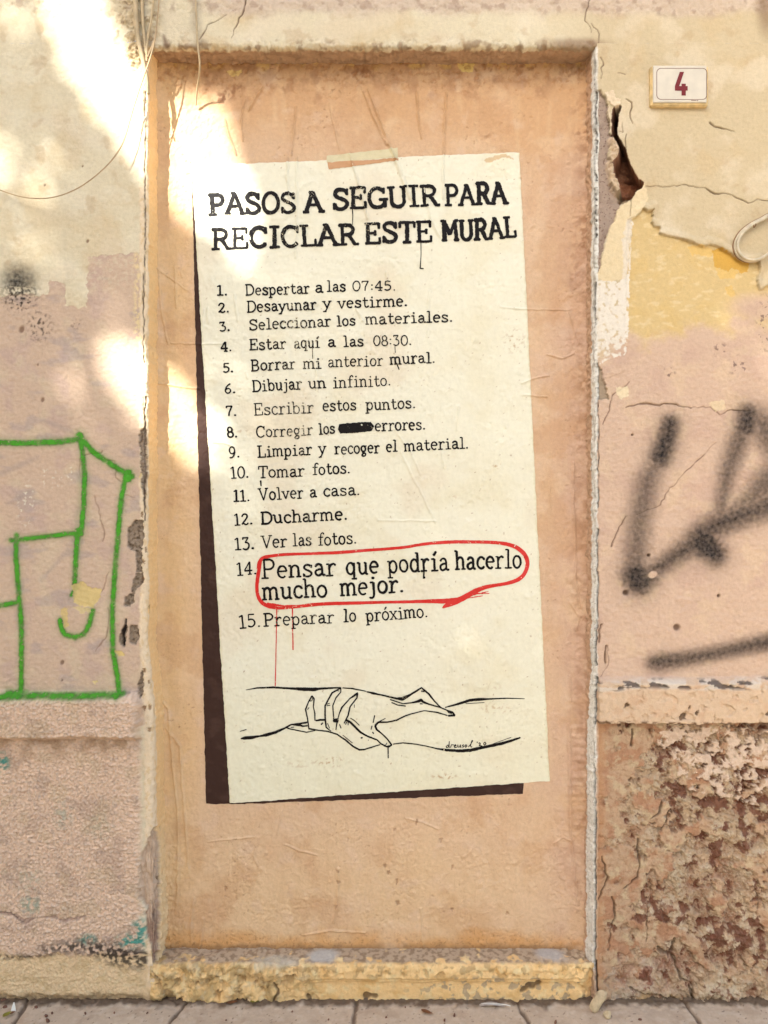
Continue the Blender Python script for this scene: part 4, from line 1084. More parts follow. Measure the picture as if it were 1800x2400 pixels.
GLYPH = {
    'A': (.95, [[(.10, 0), (.46, 1)], [(.46, 1), (.82, 0)], ('s', [(.24, .36), (.70, .36)]), sf(.10, 0, .28), sf(.84, 0, .28), sf(.40, 1, .18)]),
    'B': (.80, [[(.16, 0), (.16, 1)], [(.04, 1), (.36, 1)] + arc(.40, .76, .22, .24, 90, -90) + [(.16, .52)], [(.40, .52)] + arc(.42, .26, .26, .26, 90, -90) + [(.04, 0)]]),
    'C': (.86, [arc(.46, .5, .37, .5, 42, 318, 18), ('s', [(.76, 1.0), (.76, .68)])]),
    'D': (.86, [[(.16, 0), (.16, 1)], [(.04, 1), (.36, 1)] + arc(.40, .5, .37, .5, 90, -90) + [(.04, 0)]]),
    'E': (.80, [[(.17, 0), (.17, 1)], ('s', [(.04, 1), (.67, 1)]), ('s', [(.68, 1.02), (.68, .74)]), ('s', [(.17, .52), (.5, .52)]), ('s', [(.5, .64), (.5, .40)]), ('s', [(.04, 0), (.70, 0)]), ('s', [(.71, -.02), (.71, .28)])]),
    'G': (.92, [arc(.46, .5, .37, .5, 45, 335, 18), ('s', [(.75, 1.0), (.75, .70)]), ('s', [(.55, .40), (.92, .40)]), [(.78, .40), (.78, .02)]]),
    'I': (.54, [[(.27, 0), (.27, 1)], sf(.27, 1, .42), sf(.27, 0, .42)]),
    'L': (.76, [[(.21, 0), (.21, 1)], sf(.21, 1, .36), ('s', [(.04, 0), (.68, 0)]), ('s', [(.69, -.02), (.69, .3)])]),
    'M': (1.06, [[(.17, 0), (.19, 1)], [(.19, 1), (.52, .28)], ('s', [(.52, .28), (.86, 1)]), [(.86, 1), (.89, 0)], sf(.16, 0, .28), sf(.90, 0, .28), sf(.12, 1, .18), sf(.94, 1, .18)]),
    'O': (.90, [arc(.45, .5, .36, .5, 80, 440, 24)]),
    'P': (.78, [[(.18, 0), (.18, 1)], [(.04, 1), (.40, 1)] + arc(.43, .74, .26, .26, 90, -90) + [(.18, .48)], sf(.18, 0, .36)]),
    'R': (.86, [[(.18, 0), (.18, 1)], [(.04, 1), (.38, 1)] + arc(.41, .75, .25, .25, 90, -90) + [(.18, .50)], [(.42, .50), (.54, .34), (.70, .02)], sf(.18, 0, .34), sf(.76, 0, .22)]),
    'S': (.78, [[(.66, .76), (.60, .92), (.40, 1.0), (.20, .94), (.12, .77), (.22, .61), (.42, .52), (.62, .42), (.70, .25), (.6, .07), (.38, 0), (.18, .06), (.10, .25)], ('s', [(.67, 1.0), (.67, .70)]), ('s', [(.1, .0), (.1, .30)])]),
    'T': (.80, [[(.4, 0), (.4, 1)], ('s', [(.06, .99), (.74, .99)]), ('s', [(.06, 1), (.06, .74)]), ('s', [(.74, 1), (.74, .74)]), sf(.4, 0, .36)]),
    'U': (.90, [[(.17, 1), (.17, .3)] + arc(.45, .3, .28, .3, 180, 360) + [(.73, 1)], sf(.17, 1, .3), sf(.73, 1, .3)]),
    'V': (.88, [[(.14, 1), (.44, 0)], ('s', [(.44, 0), (.76, 1)]), sf(.14, 1, .28), sf(.76, 1, .26)]),
    'a': (.66, [[(.13, .52), (.2, .63), (.34, .66), (.46, .58), (.48, .4), (.48, .1), (.54, .01), (.63, .04)], [(.48, .37), (.28, .36), (.13, .28), (.11, .12), (.22, 0), (.36, .03), (.48, .14)]]),
    'b': (.68, [[(.15, 1), (.15, 0)], arc(.37, .33, .23, .33, 155, -155, 16), ('s', [(.03, 1), (.15, 1)])]),
    'c': (.60, [arc(.34, .33, .24, .33, 40, 320, 16), [(.52, .56), (.52, .5)]]),
    'd': (.70, [arc(.33, .33, .22, .33, 25, 335, 16), [(.54, 1), (.54, 0)], ('s', [(.42, 1), (.54, 1)]), ('s', [(.54, 0), (.66, 0)])]),
    'e': (.64, [('s', [(.1, .36), (.55, .36)]), arc(.33, .33, .23, .33, 5, 308, 18)]),
    'f': (.58, [[(.58, .88), (.54, .98), (.42, .99), (.31, .86), (.30, .5), (.30, 0)], ('s', [(.12, .64), (.52, .64)]), sf(.30, 0, .36)]),
    'g': (.66, [arc(.31, .40, .2, .26, 20, 380, 16), [(.26, .14), (.2, .08), (.3, .02), (.46, -.02), (.5, -.14), (.42, -.27), (.24, -.28), (.12, -.2), (.2, -.08), (.32, -.02)], ('s', [(.46, .58), (.6, .66)])]),
    'h': (.70, [[(.15, 1), (.15, 0)], [(.15, .48), (.25, .62), (.4, .66), (.52, .56), (.54, .4), (.54, 0)], sf(.16, 0, .28), sf(.55, 0, .24), ('s', [(.03, 1), (.15, 1)])]),
    'i': (.52, [('s', [(.1, .64), (.27, .64)]), [(.27, .64), (.27, 0)], sf(.27, 0, .42), ('d', (.26, .90))]),
    '\u00ed': (.52, [('s', [(.1, .64), (.27, .64)]), [(.27, .64), (.27, 0)], sf(.27, 0, .42), [(.24, .84), (.40, 1.04)]]),
    'j': (.48, [('s', [(.12, .64), (.31, .64)]), [(.31, .64), (.31, .2), (.31, -.1), (.22, -.26), (.06, -.23)], ('d', (.30, .90))]),
    'l': (.50, [('s', [(.08, 1), (.26, 1)]), [(.26, 1), (.26, 0)], sf(.26, 0, .42)]),
    'm': (1.0, [[(.13, .64), (.13, 0)], [(.13, .5), (.21, .62), (.33, .66), (.44, .58), (.46, .4), (.46, 0)], [(.46, .5), (.56, .62), (.68, .66), (.80, .58), (.82, .4), (.82, 0)], sf(.14, 0, .24), sf(.47, 0, .18), sf(.84, 0, .24), ('s', [(.02, .64), (.13, .64)])]),
    'n': (.72, [[(.16, .64), (.16, 0)], [(.16, .48), (.26, .62), (.4, .66), (.53, .56), (.55, .4), (.55, 0)], sf(.17, 0, .28), sf(.56, 0, .24), ('s', [(.03, .64), (.16, .64)])]),
    'o': (.66, [arc(.33, .33, .24, .33, 80, 440, 20)]),
    '\u00f3': (.66, [arc(.33, .33, .24, .33, 80, 440, 20), [(.30, .84), (.44, 1.02)]]),
    'p': (.70, [[(.16, .64), (.16, -.28)], arc(.37, .33, .22, .33, 155, -155, 16), sf(.16, -.28, .3), ('s', [(.03, .64), (.16, .64)])]),
    'q': (.70, [[(.54, .64), (.54, -.28)], arc(.33, .33, .22, .33, 25, 335, 16), sf(.54, -.28, .3)]),
    'r': (.60, [[(.2, .64), (.2, 0)], [(.2, .42), (.3, .6), (.44, .66), (.54, .57)], sf(.2, 0, .36), ('s', [(.06, .64), (.2, .64)])]),
    's': (.62, [small_s(), ('s', [(.51, .64), (.51, .48)]), ('s', [(.1, .01), (.1, .17)])]),
    't': (.56, [[(.24, .92), (.24, .5), (.24, .15), (.32, .01), (.44, .02), (.53, .13)], ('s', [(.08, .64), (.48, .64)])]),
    'u': (.72, [('s', [(.03, .64), (.16, .64)]), [(.16, .64), (.16, .4), (.17, .14), (.28, .0), (.42, .03), (.54, .16)], ('s', [(.44, .64), (.54, .64)]), [(.54, .64), (.54, 0)], ('s', [(.54, 0), (.66, 0)])]),
    'v': (.66, [[(.1, .64), (.33, 0)], ('s', [(.33, 0), (.56, .64)]), sf(.1, .64, .24), sf(.56, .64, .22)]),
    'x': (.66, [[(.12, .64), (.54, 0)], ('s', [(.54, .64), (.12, 0)]), sf(.12, .64, .2), sf(.54, .64, .2), sf(.12, 0, .2), sf(.54, 0, .2)]),
    'y': (.66, [[(.1, .64), (.33, .04)], [(.56, .64), (.33, .04), (.24, -.18), (.14, -.28)], sf(.1, .64, .24), sf(.56, .64, .22), sf(.14, -.28, .24)]),
    '0': (.72, [arc(.36, .5, .27, .5, 80, 440, 22)]),
    '1': (.56, [('s', [(.1, .86), (.30, 1)]), [(.30, 1), (.30, 0)], sf(.30, 0, .44)]),
    '2': (.68, [[(.12, .76), (.2, .94), (.36, 1), (.52, .92), (.56, .74), (.42, .46), (.22, .22), (.10, .05)], [(.10, .08), (.24, .12), (.40, .0), (.52, .02), (.60, .14)]]),
    '3': (.68, [('s', [(.14, .84), (.14, .98)]), [(.12, .98), (.54, .98)], ('s', [(.54, .98), (.30, .60)]), [(.30, .60), (.46, .57), (.57, .44), (.56, .2), (.44, .03), (.26, 0), (.1, .1)]]),
    '4': (.72, [('s', [(.44, 1), (.08, .32)]), [(.08, .30), (.64, .30)], [(.47, 1), (.47, 0)], sf(.47, 0, .28)]),
    '5': (.68, [('s', [(.18, .98), (.56, .98)]), ('s', [(.18, .98), (.15, .56)]), [(.15, .56), (.32, .62), (.5, .55), (.58, .34), (.5, .1), (.3, 0), (.1, .1)]]),
    '6': (.70, [[(.54, .98), (.32, .84), (.16, .54), (.11, .28), (.2, .06), (.34, 0), (.5, .06), (.58, .26), (.5, .46), (.34, .52), (.18, .42), (.12, .3)]]),
    '7': (.66, [('s', [(.1, .8), (.1, .98)]), ('s', [(.1, .97), (.58, .97)]), [(.58, .97), (.44, .64), (.34, .36), (.30, 0)]]),
    '8': (.68, [arc(.34, .76, .2, .24, -90, 270, 16), arc(.34, .26, .25, .26, 90, 450, 18)]),
    '9': (.70, [arc(.33, .68, .23, .31, 0, 360, 18), [(.56, .7), (.54, .4), (.42, .12), (.22, .0), (.10, .06)]]),
    '.': (.34, [('d', (.16, .05))]),
    ':': (.34, [('d', (.17, .18)), ('d', (.17, .62))]),
    "'": (.22, [[(.12, 1.0), (.08, .82)]]),
}


def chaikin(p, n=1):
    for _ in range(n):
        q = [p[0]]
        for a, b in zip(p[:-1], p[1:]):
            q.append((a[0] * .75 + b[0] * .25, a[1] * .75 + b[1] * .25, a[2] * .75 + b[2] * .25))
            q.append((a[0] * .25 + b[0] * .75, a[1] * .25 + b[1] * .75, a[2] * .25 + b[2] * .75))
        q.append(p[-1])
        p = q
    return p


class Ink:
    """collects brush strokes in photograph pixels; builds ONE mesh lying on the mural"""
    count = 0

    def __init__(self):
        self.V, self.F, self.n = [], [], 0

    def brush(self, pts, jit=0.10, step=1.6):
        r = random.Random(Ink.count * 7 + 3)
        Ink.count += 1
        P = []
        for a, b in zip(pts[:-1], pts[1:]):
            L = math.hypot(b[0] - a[0], b[1] - a[1])
            k = max(1, int(L / step))
            for i in range(k):
                t = i / k
                P.append((a[0] + (b[0] - a[0]) * t, a[1] + (b[1] - a[1]) * t, a[2] + (b[2] - a[2]) * t))
        P.append(pts[-1])
        if len(P) < 2:
            return
        n = len(P)
        lift = 0.0022 + (Ink.count % 60) * 0.000008
        left, right = [], []
        w1 = w2 = 0
        for i, (x, y, w) in enumerate(P):
            a, b = P[max(0, i - 1)], P[min(n - 1, i + 1)]
            dx, dy = b[0] - a[0], b[1] - a[1]
            l = math.hypot(dx, dy) or 1
            nx, ny = -dy / l, dx / l
            w1 = w1 * 0.6 + r.uniform(-1, 1) * jit
            w2 = w2 * 0.6 + r.uniform(-1, 1) * jit
            left.append((x + nx * w / 2 * (1 + w1), y + ny * w / 2 * (1 + w1)))
            right.append((x - nx * w / 2 * (1 + w2), y - ny * w / 2 * (1 + w2)))
        base = self.n
        pts2 = []
        for i in range(n):
            pts2 += [left[i], right[i]]
        for i in range(n - 1):
            a = base + 2 * i
            self.F.append((a, a + 1, a + 3, a + 2))
        # blunt brush ends
        for e, s in ((0, 1), (n - 1, n - 2)):
            x, y, w = P[e]
            dx, dy = x - P[s][0], y - P[s][1]
            l = math.hypot(dx, dy) or 1
            tip = (x + dx / l * w * r.uniform(.15, .4), y + dy / l * w * r.uniform(.15, .4))
            pts2.append(tip)
            a = base + 2 * e
            f = (a, a + 1, base + len(pts2) - 1)
            self.F.append(f if e else f[::-1])
        q = np.array(pts2)
        self.V.append(on_panel(q[:, 0], q[:, 1], lift))
        self.n += len(pts2)

    def dot(self, x, y, d):
        self.brush([(x - d * .32, y + d * 0.05, d * .9), (x + d * .32, y, d * .9)], 0.08, 1.0)

    def word(self, text, x0, y0, x1, y1, cap, w, hair=0.7, spread=0.0):
        r = random.Random(hash(text) % 9999 if False else sum(ord(c) * (i + 3) for i, c in enumerate(text)))
        adv = sum(GLYPH[c][0] for c in text) - 0.10
        L = math.hypot(x1 - x0, y1 - y0)
        k = L / adv
        tx, ty = (x1 - x0) / L, (y1 - y0) / L
        nx, ny = ty, -tx
        a = -0.05
        for ch in text:
            wd, strokes = GLYPH[ch]
            dy = r.uniform(-.025, .025) * cap
            sc = r.uniform(.97, 1.03)
            sl = r.uniform(-.03, .03)
            ww = w * r.uniform(.88, 1.14)

            def tr(p):
                gx, gy = p
                ax = (a + gx + sl * gy) * k
                ay = gy * sc * cap + dy
                return (x0 + tx * ax + nx * ay, y0 + ty * ax + ny * ay)
            for st in strokes:
                if isinstance(st, tuple) and st[0] == 'd':
                    q = tr(st[1])
                    self.dot(q[0], q[1], ww * 1.25)
                    continue
                thin = isinstance(st, tuple)
                pts = st[1] if thin else st
                lw = ww * (hair if thin else 1.0)
                q = [tr(p) + (lw * r.uniform(.9, 1.08),) for p in pts]
                if len(q) >= 5:
                    q = chaikin(q, 1)
                self.brush(q, 0.12)
            a += wd
        return self

    def build(self, name, material, parent):
        me = raw_mesh(name, np.concatenate(self.V), faces=self.F, smooth=True)
        return link(name, me, material, parent)


PAPER = col(234, 218, 184)
M_black = paint_mat('black_brush_paint', col(20, 14, 12), PAPER, 0.6, 0.66, 260.0, 0.05, 0.15)
M_faded = paint_mat('worn_black_paint', col(24, 17, 14), PAPER, 0.6, 0.585, 300.0, 0.12, 0.15)
M_red = paint_mat('red_brush_paint', col(218, 36, 26), PAPER, 0.38, 0.64, 200.0, 0.05)

def line_root(name, u, v):
    o = bpy.data.objects.new(name, None)
    o.empty_display_size = 0.05
    COL.objects.link(o)
    o.parent = mural
    o.location = Vector((float(WX(u, DP)), DP, float(WZ(v, DP)))) - mural.location
    return o


for words, cap in (((('PASOS', 493, 503.6, 693, 498), ('A', 715, 498, 757, 496), ('SEGUIR', 781, 491, 1028, 481.5), ('PARA', 1045, 482, 1188, 476)), 47),
                   ((('RECICLAR', 499, 584, 837, 572), ('ESTE', 857, 570, 1012, 567), ('MURAL', 1037, 565, 1209, 556)), 46)):
    root = line_root('title_line', words[0][1], words[0][2])
    for w in words:
        t = Ink()
        t.word(*w, cap, 9.0, .74)
        if w[0] == 'SEGUIR':
            t.brush([(826, 485, 2.5), (827, 505, 2), (826, 528, 1.5)])
        if w[0] == 'ESTE':
            t.brush(Z(440, 380, .4943, [(1105, 370, 4), (1106, 440, 3), (1102, 505, 6), (1118, 507, 5)]))
        t.build('word', M_black, root)

LINES = [
    (('1.', 509, 693, 534, 693, 23), [('Despertar', 577, 693, 726, 688, 25), ('a', 739, 686, 757, 686, 24), ('las', 767, 683.5, 810, 683, 24), ('07:45.', 826, 682.5, 928, 681, 22)], []),
    (('2.', 512, 734, 538, 732, 21), [('Desayunar', 580, 732, 742, 725.6, 25), ('y', 758, 724, 776, 723, 25), ('vestirme.', 793, 723, 955, 717, 25)], []),
    (('3.', 515, 777, 540, 775, 21), [('Seleccionar', 585, 774, 776, 765, 25), ('los', 790, 764.6, 833, 763, 24), ('materiales.', 858, 761, 1061, 754, 25)], [(0, 800 * 0)]),
    (('4.', 518, 824, 544, 823, 22), [('Estar', 586, 821, 671, 817.5, 25), ('aqu\u00ed', 690, 817, 749, 814, 25), ('a', 769, 813.6, 786, 813, 24), ('las', 806, 813, 852, 811.5, 24), ('08:30.', 875, 811, 965, 809, 23)], []),
    (('5.', 523, 873.4, 548, 872, 21), [('Borrar', 590, 870, 693, 865, 25), ('mi', 711.5, 864, 753, 863, 25), ('anterior', 769, 860.7, 898, 857, 25), ('mural.', 915, 854, 1020, 850, 25)], []),
    (('6.', 527, 922.8, 553, 921, 22), [('Dibujar', 593, 918, 708, 912, 26), ('un', 724, 911, 764, 909, 25), ('infinito.', 781, 910, 916, 903.5, 26)], []),
    (('7.', 530, 975, 555, 974, 23), [('Escribir', 597, 974, 735, 967, 27), ('estos', 757, 963.6, 835, 961.7, 26), ('puntos.', 858, 961.7, 974, 956.6, 26)], []),
    (('8.', 534, 1026, 557, 1024, 24), [('Corregir', 601.5, 1025, 733, 1019.5, 25), ('los', 748, 1018, 785, 1016, 25), ('errores.', 879, 1010.7, 997, 1006.8, 26)], []),
    (('9.', 538, 1073.5, 563, 1072, 26), [('Limpiar', 605, 1071.6, 732, 1066, 26), ('y', 748, 1064.7, 764, 1064, 26), ('recoger', 785, 1064.7, 890, 1061, 26), ('el', 905.5, 1059, 931, 1058, 26), ('material.', 948, 1057, 1098, 1051, 26)], []),
    (('10.', 542, 1121.4, 584, 1119, 26), [('Tomar', 606.5, 1120, 714, 1116, 26), ('fotos.', 732, 1113, 821, 1109, 26)], []),
    (('11.', 547.5, 1175.4, 586, 1174, 26), [('Volver', 608, 1172.7, 711.5, 1167, 27), ('a', 727, 1166, 742, 1165, 26), ('casa.', 758.5, 1163, 844, 1160, 26)], []),
    (('12.', 550, 1231, 593, 1228, 26), [('Ducharme.', 613, 1228, 815, 1217, 28)], []),
    (('13.', 551, 1289, 597, 1286, 28), [('Ver', 614, 1285, 673, 1281, 28), ('las', 687, 1279.4, 730, 1278, 28), ('fotos.', 745, 1278, 836, 1273.6, 28)], []),
    (('14.', 556, 1348, 603, 1345, 29), [('Pensar', 616, 1356, 788, 1348, 42), ('que', 811, 1346, 888, 1342.7, 40), ('podr\u00eda', 910, 1342.7, 1051, 1335, 42), ('hacerlo', 1068, 1335, 1222, 1330, 42), ('mucho', 617, 1405, 767, 1397.6, 41), ('mejor.', 799, 1396, 947, 1387, 41)], []),
    (('15.', 561.5, 1472, 612, 1468, 30), [('Preparar', 620, 1467.6, 783, 1458.7, 29), ('lo', 805.5, 1456.5, 834.5, 1455.6, 29), ('pr\u00f3ximo.', 859, 1456.5, 1003, 1445, 29)], []),
]
BOLD = {'Ducharme.': 4.6, 'vestirme.': 3.9, 'Desayunar': 3.9}
DRIPS = {'Volver': [Z(480, 920, .3858, [(340, 535, 11), (343, 568, 8)])], 'podr\u00eda': [[(994, 1335, 3), (993, 1350, 4), (994, 1355, 7)]],
         'mural.': [Z(480, 640, .3858, [(1165, 548, 8), (1180, 588, 6)])], 'mi': [Z(480, 640, .3858, [(655, 455, 4), (655, 520, 4)])], '08:30.': [Z(480, 640, .3858, [(1155, 440, 3), (1157, 485, 5)])]}
for num, words, _ in LINES:
    big = words[0][5] > 35
    root = line_root('list_line', num[1], num[2])
    if big:
        root['label'] = 'larger line ringed in red'
    t = Ink()
    t.word(*num, 4.0, .8)
    t.build('line_number', M_black, root)
    for w in words:
        lw = 5.4 if big else BOLD.get(w[0], 3.7)
        thin = w[0] in ('08:30.', '07:45.', 'anterior', 'infinito.', 'Escribir', 'Corregir')
        t = Ink()
        t.word(*w, lw * (0.82 if thin else 1.0), .8)
        for d in DRIPS.get(w[0], []):
            t.brush(d)
        t.build('word', M_faded if num[0] in ('3.', '4.', '5.', '7.', '8.') else M_black, root)
    if num[0] == '8.':
        t = Ink()
        t.brush(Z(480, 920, .3858, [(820, 222, 58), (870, 217, 62), (960, 211, 60), (1010, 207, 56)]), 0.05)
        t.build('crossed_out_word', M_black, root)

t = Ink()
z4 = lambda p: Z(520, 1200, .44605, p)
ring = z4([(192, 300, 18), (198, 262, 20), (215, 240, 20), (260, 230, 16), (330, 222, 16), (450, 219, 14), (570, 215, 16), (660, 210, 17), (740, 202, 15), (850, 195, 15), (960, 186, 15), (1030, 173, 15), (1100, 163, 16), (1220, 156, 18), (1320, 157, 17), (1400, 158, 17), (1480, 164, 19), (1540, 180, 21), (1585, 212, 22), (1605, 250, 22), (1606, 285, 20), (1590, 325, 20), (1560, 355, 22), (1500, 375, 18), (1440, 384, 17), (1380, 395, 22), (1330, 415, 26), (1290, 440, 28), (1250, 460, 30), (1215, 477, 30), (1175, 492, 22), (1160, 503, 8)])
t.brush(chaikin(ring, 2), 0.05)
t.brush(chaikin(z4([(1250, 462, 28), (1180, 468, 26), (1100, 468, 20), (950, 472, 15), (820, 474, 15), (700, 478, 17), (580, 480, 18), (480, 486, 18), (420, 494, 18), (370, 500, 14), (320, 506, 12), (270, 502, 18), (230, 490, 20), (200, 465, 20), (187, 430, 18), (184, 390, 18), (190, 340, 20), (200, 280, 18), (205, 258, 14)]), 2), 0.05)
t.brush(z4([(240, 482, 14), (330, 494, 10), (420, 490, 6)]), 0.2)
for q in ([(1300, 440, 9), (1400, 418, 4)], [(1290, 452, 8), (1370, 440, 3)], [(1340, 428, 6), (1405, 428, 3)]):
    t.brush(z4(q), 0.4)
t.brush([(649, 1425, 3), (648, 1480, 2.0), (646.5, 1560, 2.0), (645.5, 1607, 2.4)])
t.brush([(685.5, 1424, 3), (686, 1470, 2.2), (687, 1523, 3)])
t.build('red_ring', M_red, mural)['label'] = 'loose red brush ring with two thin drips'

t = Ink()
a6 = lambda p: Z(540, 1580, .22905, p)
a7 = lambda p: Z(860, 1580, .24111, p)
for p in ([(160, 160, 4), (270, 140, 12), (440, 132, 16), (600, 142, 18), (750, 152, 30), (870, 154, 32), (900, 150, 20), (960, 145, 18), (1130, 135, 9)], [(1150, 137, 8), (1250, 145, 12), (1390, 172, 7)], [(1395, 178, 8), (1450, 190, 20), (1560, 215, 9), (1659, 240, 9)],
          [(110, 655, 10), (150, 650, 28), (220, 645, 30), (300, 632, 14), (370, 620, 28), (470, 590, 24), (560, 550, 15), (620, 515, 13), (700, 502, 9), (790, 488, 11)], [(100, 582, 5), (165, 563, 7)],
          [(805, 560, 11), (790, 450, 10), (770, 360, 12), (800, 280, 9), (835, 222, 14), (858, 250, 12), (850, 330, 9), (865, 400, 11), (866, 470, 9)], [(830, 228, 6), (812, 275, 6), (835, 270, 6), (845, 235, 6)], [(790, 360, 6), (806, 338, 6)],
          [(1030, 580, 7), (980, 540, 13), (970, 440, 14), (970, 320, 13), (1040, 190, 14), (1130, 140, 11), (1130, 180, 9), (1080, 240, 9), (1048, 320, 9), (1060, 480, 11)], [(985, 322, 6), (1020, 318, 7)], [(985, 308, 6), (1015, 296, 7)], [(995, 500, 6), (1015, 550, 7)], [(1090, 165, 5), (1115, 172, 5)],
          [(1080, 565, 9), (1090, 500, 10), (1115, 400, 9), (1140, 340, 14), (1220, 250, 9), (1300, 190, 18), (1295, 240, 12), (1225, 330, 11), (1205, 420, 12), (1165, 500, 9)], [(1245, 238, 6), (1285, 212, 6)], [(1118, 510, 8), (1132, 550, 8)], [(1270, 310, 5), (1268, 340, 4)],
          [(875, 472, 12), (920, 464, 18), (965, 465, 14)], [(1055, 474, 30), (1102, 470, 36)], [(1180, 465, 18), (1230, 490, 20), (1330, 590, 18), (1410, 635, 14), (1500, 670, 12), (1540, 710, 12), (1600, 740, 12), (1650, 725, 12)],
          [(1190, 488, 8), (1178, 512, 6)], [(1205, 490, 8), (1205, 518, 6)], [(1230, 447, 7), (1275, 475, 7), (1320, 520, 6)],
          [(805, 555, 14), (900, 570, 10), (1000, 582, 10), (1090, 610, 12), (1180, 670, 14), (1250, 730, 14), (1320, 770, 16), (1370, 768, 12), (1530, 720, 8)], [(1150, 620, 5), (1250, 700, 6)],
          [(580, 548, 12), (620, 560, 11), (780, 592, 8), (870, 572, 7)], [(620, 542, 6), (650, 540, 6)], [(640, 515, 12), (720, 521, 18), (740, 530, 14), (790, 525, 12)], [(700, 505, 12), (780, 498, 8)], [(1337, 650, 12), (1352, 645, 12)], [(1410, 672, 7), (1414, 674, 7)], [(930, 512, 12), (945, 495, 12)]):
    t.brush([(q[0], q[1], q[2] * 1.15 + .3) for q in a6(p)], 0.08, 1.2)
for p in ([(5, 170, 13), (180, 208, 12), (290, 235, 18), (345, 236, 30), (420, 200, 18), (530, 130, 12), (600, 190, 16), (660, 265, 12), (715, 320, 9)], [(225, 243, 9), (350, 285, 9), (440, 275, 11), (500, 262, 22), (525, 250, 24), (545, 268, 18), (600, 290, 13), (715, 322, 9), (780, 350, 10), (830, 370, 16), (855, 398, 12)], [(780, 355, 8), (795, 374, 8), (825, 380, 9)], [(790, 403, 16), (855, 400, 16)], [(240, 272, 9), (300, 298, 9), (375, 308, 9)], [(530, 165, 12), (560, 165, 11)], [(515, 286, 9), (540, 288, 7)],
          [(80, 500, 18), (110, 465, 16), (200, 465, 11), (290, 445, 12), (370, 405, 11), (440, 380, 9), (555, 352, 7), (690, 372, 11), (780, 400, 9)], [(180, 427, 5), (110, 465, 10)], [(80, 500, 16), (95, 535, 16), (150, 580, 11), (200, 630, 12), (240, 685, 13), (215, 705, 9), (165, 695, 9)], [(75, 398, 8), (60, 470, 7)], [(50, 500, 8), (40, 535, 7)], [(55, 560, 9), (65, 575, 10)], [(205, 710, 9), (207, 812, 9)], [(180, 690, 5), (195, 665, 5)],
          [(255, 678, 9), (350, 665, 10), (480, 678, 9), (600, 700, 9), (680, 720, 10), (760, 732, 20), (900, 742, 24), (1000, 738, 26), (1150, 705, 24), (1300, 675, 24), (1400, 645, 20), (1490, 615, 12)], [(1200, 685, 3), (1400, 612, 4)], [(760, 322, 7), (880, 290, 18), (1000, 252, 22), (1100, 243, 24), (1180, 240, 12), (1350, 232, 9), (1530, 236, 5)], [(960, 285, 4), (1140, 275, 4)]):
    t.brush([(q[0], q[1], q[2] * 1.15 + .3) for q in a7(p)], 0.08, 1.2)
t.build('hand_drawing', M_black, mural)['label'] = 'black line drawing of two arms and hands clasping'
t = Ink()
for p in ([(800, 690, 6), (785, 685, 6), (768, 698, 6), (772, 710, 6), (790, 704, 6), (800, 680, 6)], [(800, 650, 6), (796, 690, 7), (800, 710, 6)], [(812, 710, 6), (820, 682, 6), (842, 684, 6)], [(845, 700, 6), (866, 690, 6), (858, 680, 6), (846, 695, 6), (852, 710, 6), (872, 706, 6)], [(882, 682, 6), (882, 706, 6), (902, 704, 6), (908, 682, 6), (908, 706, 6), (916, 708, 6)], [(940, 682, 6), (926, 690, 6), (940, 700, 6), (928, 710, 6)], [(962, 682, 6), (950, 694, 6), (956, 708, 6), (972, 700, 6), (966, 684, 6)], [(985, 706, 6), (1000, 690, 6), (1028, 645, 6), (1020, 642, 6), (1006, 690, 6), (1010, 706, 6), (1022, 704, 6)], [(1072, 655, 6), (1070, 668, 5)], [(1085, 672, 6), (1096, 664, 6), (1102, 676, 6), (1090, 692, 6), (1118, 694, 6)], [(1142, 660, 6), (1132, 676, 6), (1142, 688, 6), (1156, 674, 6), (1148, 660, 6), (1140, 662, 6)]):
    t.brush([(q[0], q[1], 2.1) for q in a7(p)], 0.05, 0.8)
t.build('signature', M_black, mural)

# ------------------------------------------------------------------ spray paint on the wall
def spray(name, side, strokes, color, label, cat='graffiti', group=None, speckle=None):
    P, C, B, u, v, n = PIERS[side]
    a = np.zeros(u.shape, np.float32)
    for pts, soft, k in strokes:
        m0 = stroke(u, v, pts, soft, 0.22, 9)
        a = np.maximum(a, k * m0 * m0 * (3 - 2 * m0))
    if speckle is not None:
        a = speckle(u, v, a)
    Q = P.copy()
    Q[..., 0] += n[None, :, 0] * 0.0006
    Q[..., 1] += n[None, :, 1] * 0.0006
    q = a > 0.02
    m = q[:-1, :-1] | q[1:, :-1] | q[:-1, 1:] | q[1:, 1:]
    m &= (u[:-1, :-1] < 900 + S * (XL - R)) if side < 0 else (u[:-1, :-1] > 900 + S * (XR + R))
    Cc = np.ones(C.shape) * color
    Cc = dapple(u, v, Cc, color * 0.75, 20, 800, 0, 0.7, 0.7)
    o = sub_grid(name, Q, Cc, B, m, M_spray, None, alpha=a, flip=(side > 0))
    return tag(o, label, cat, group)


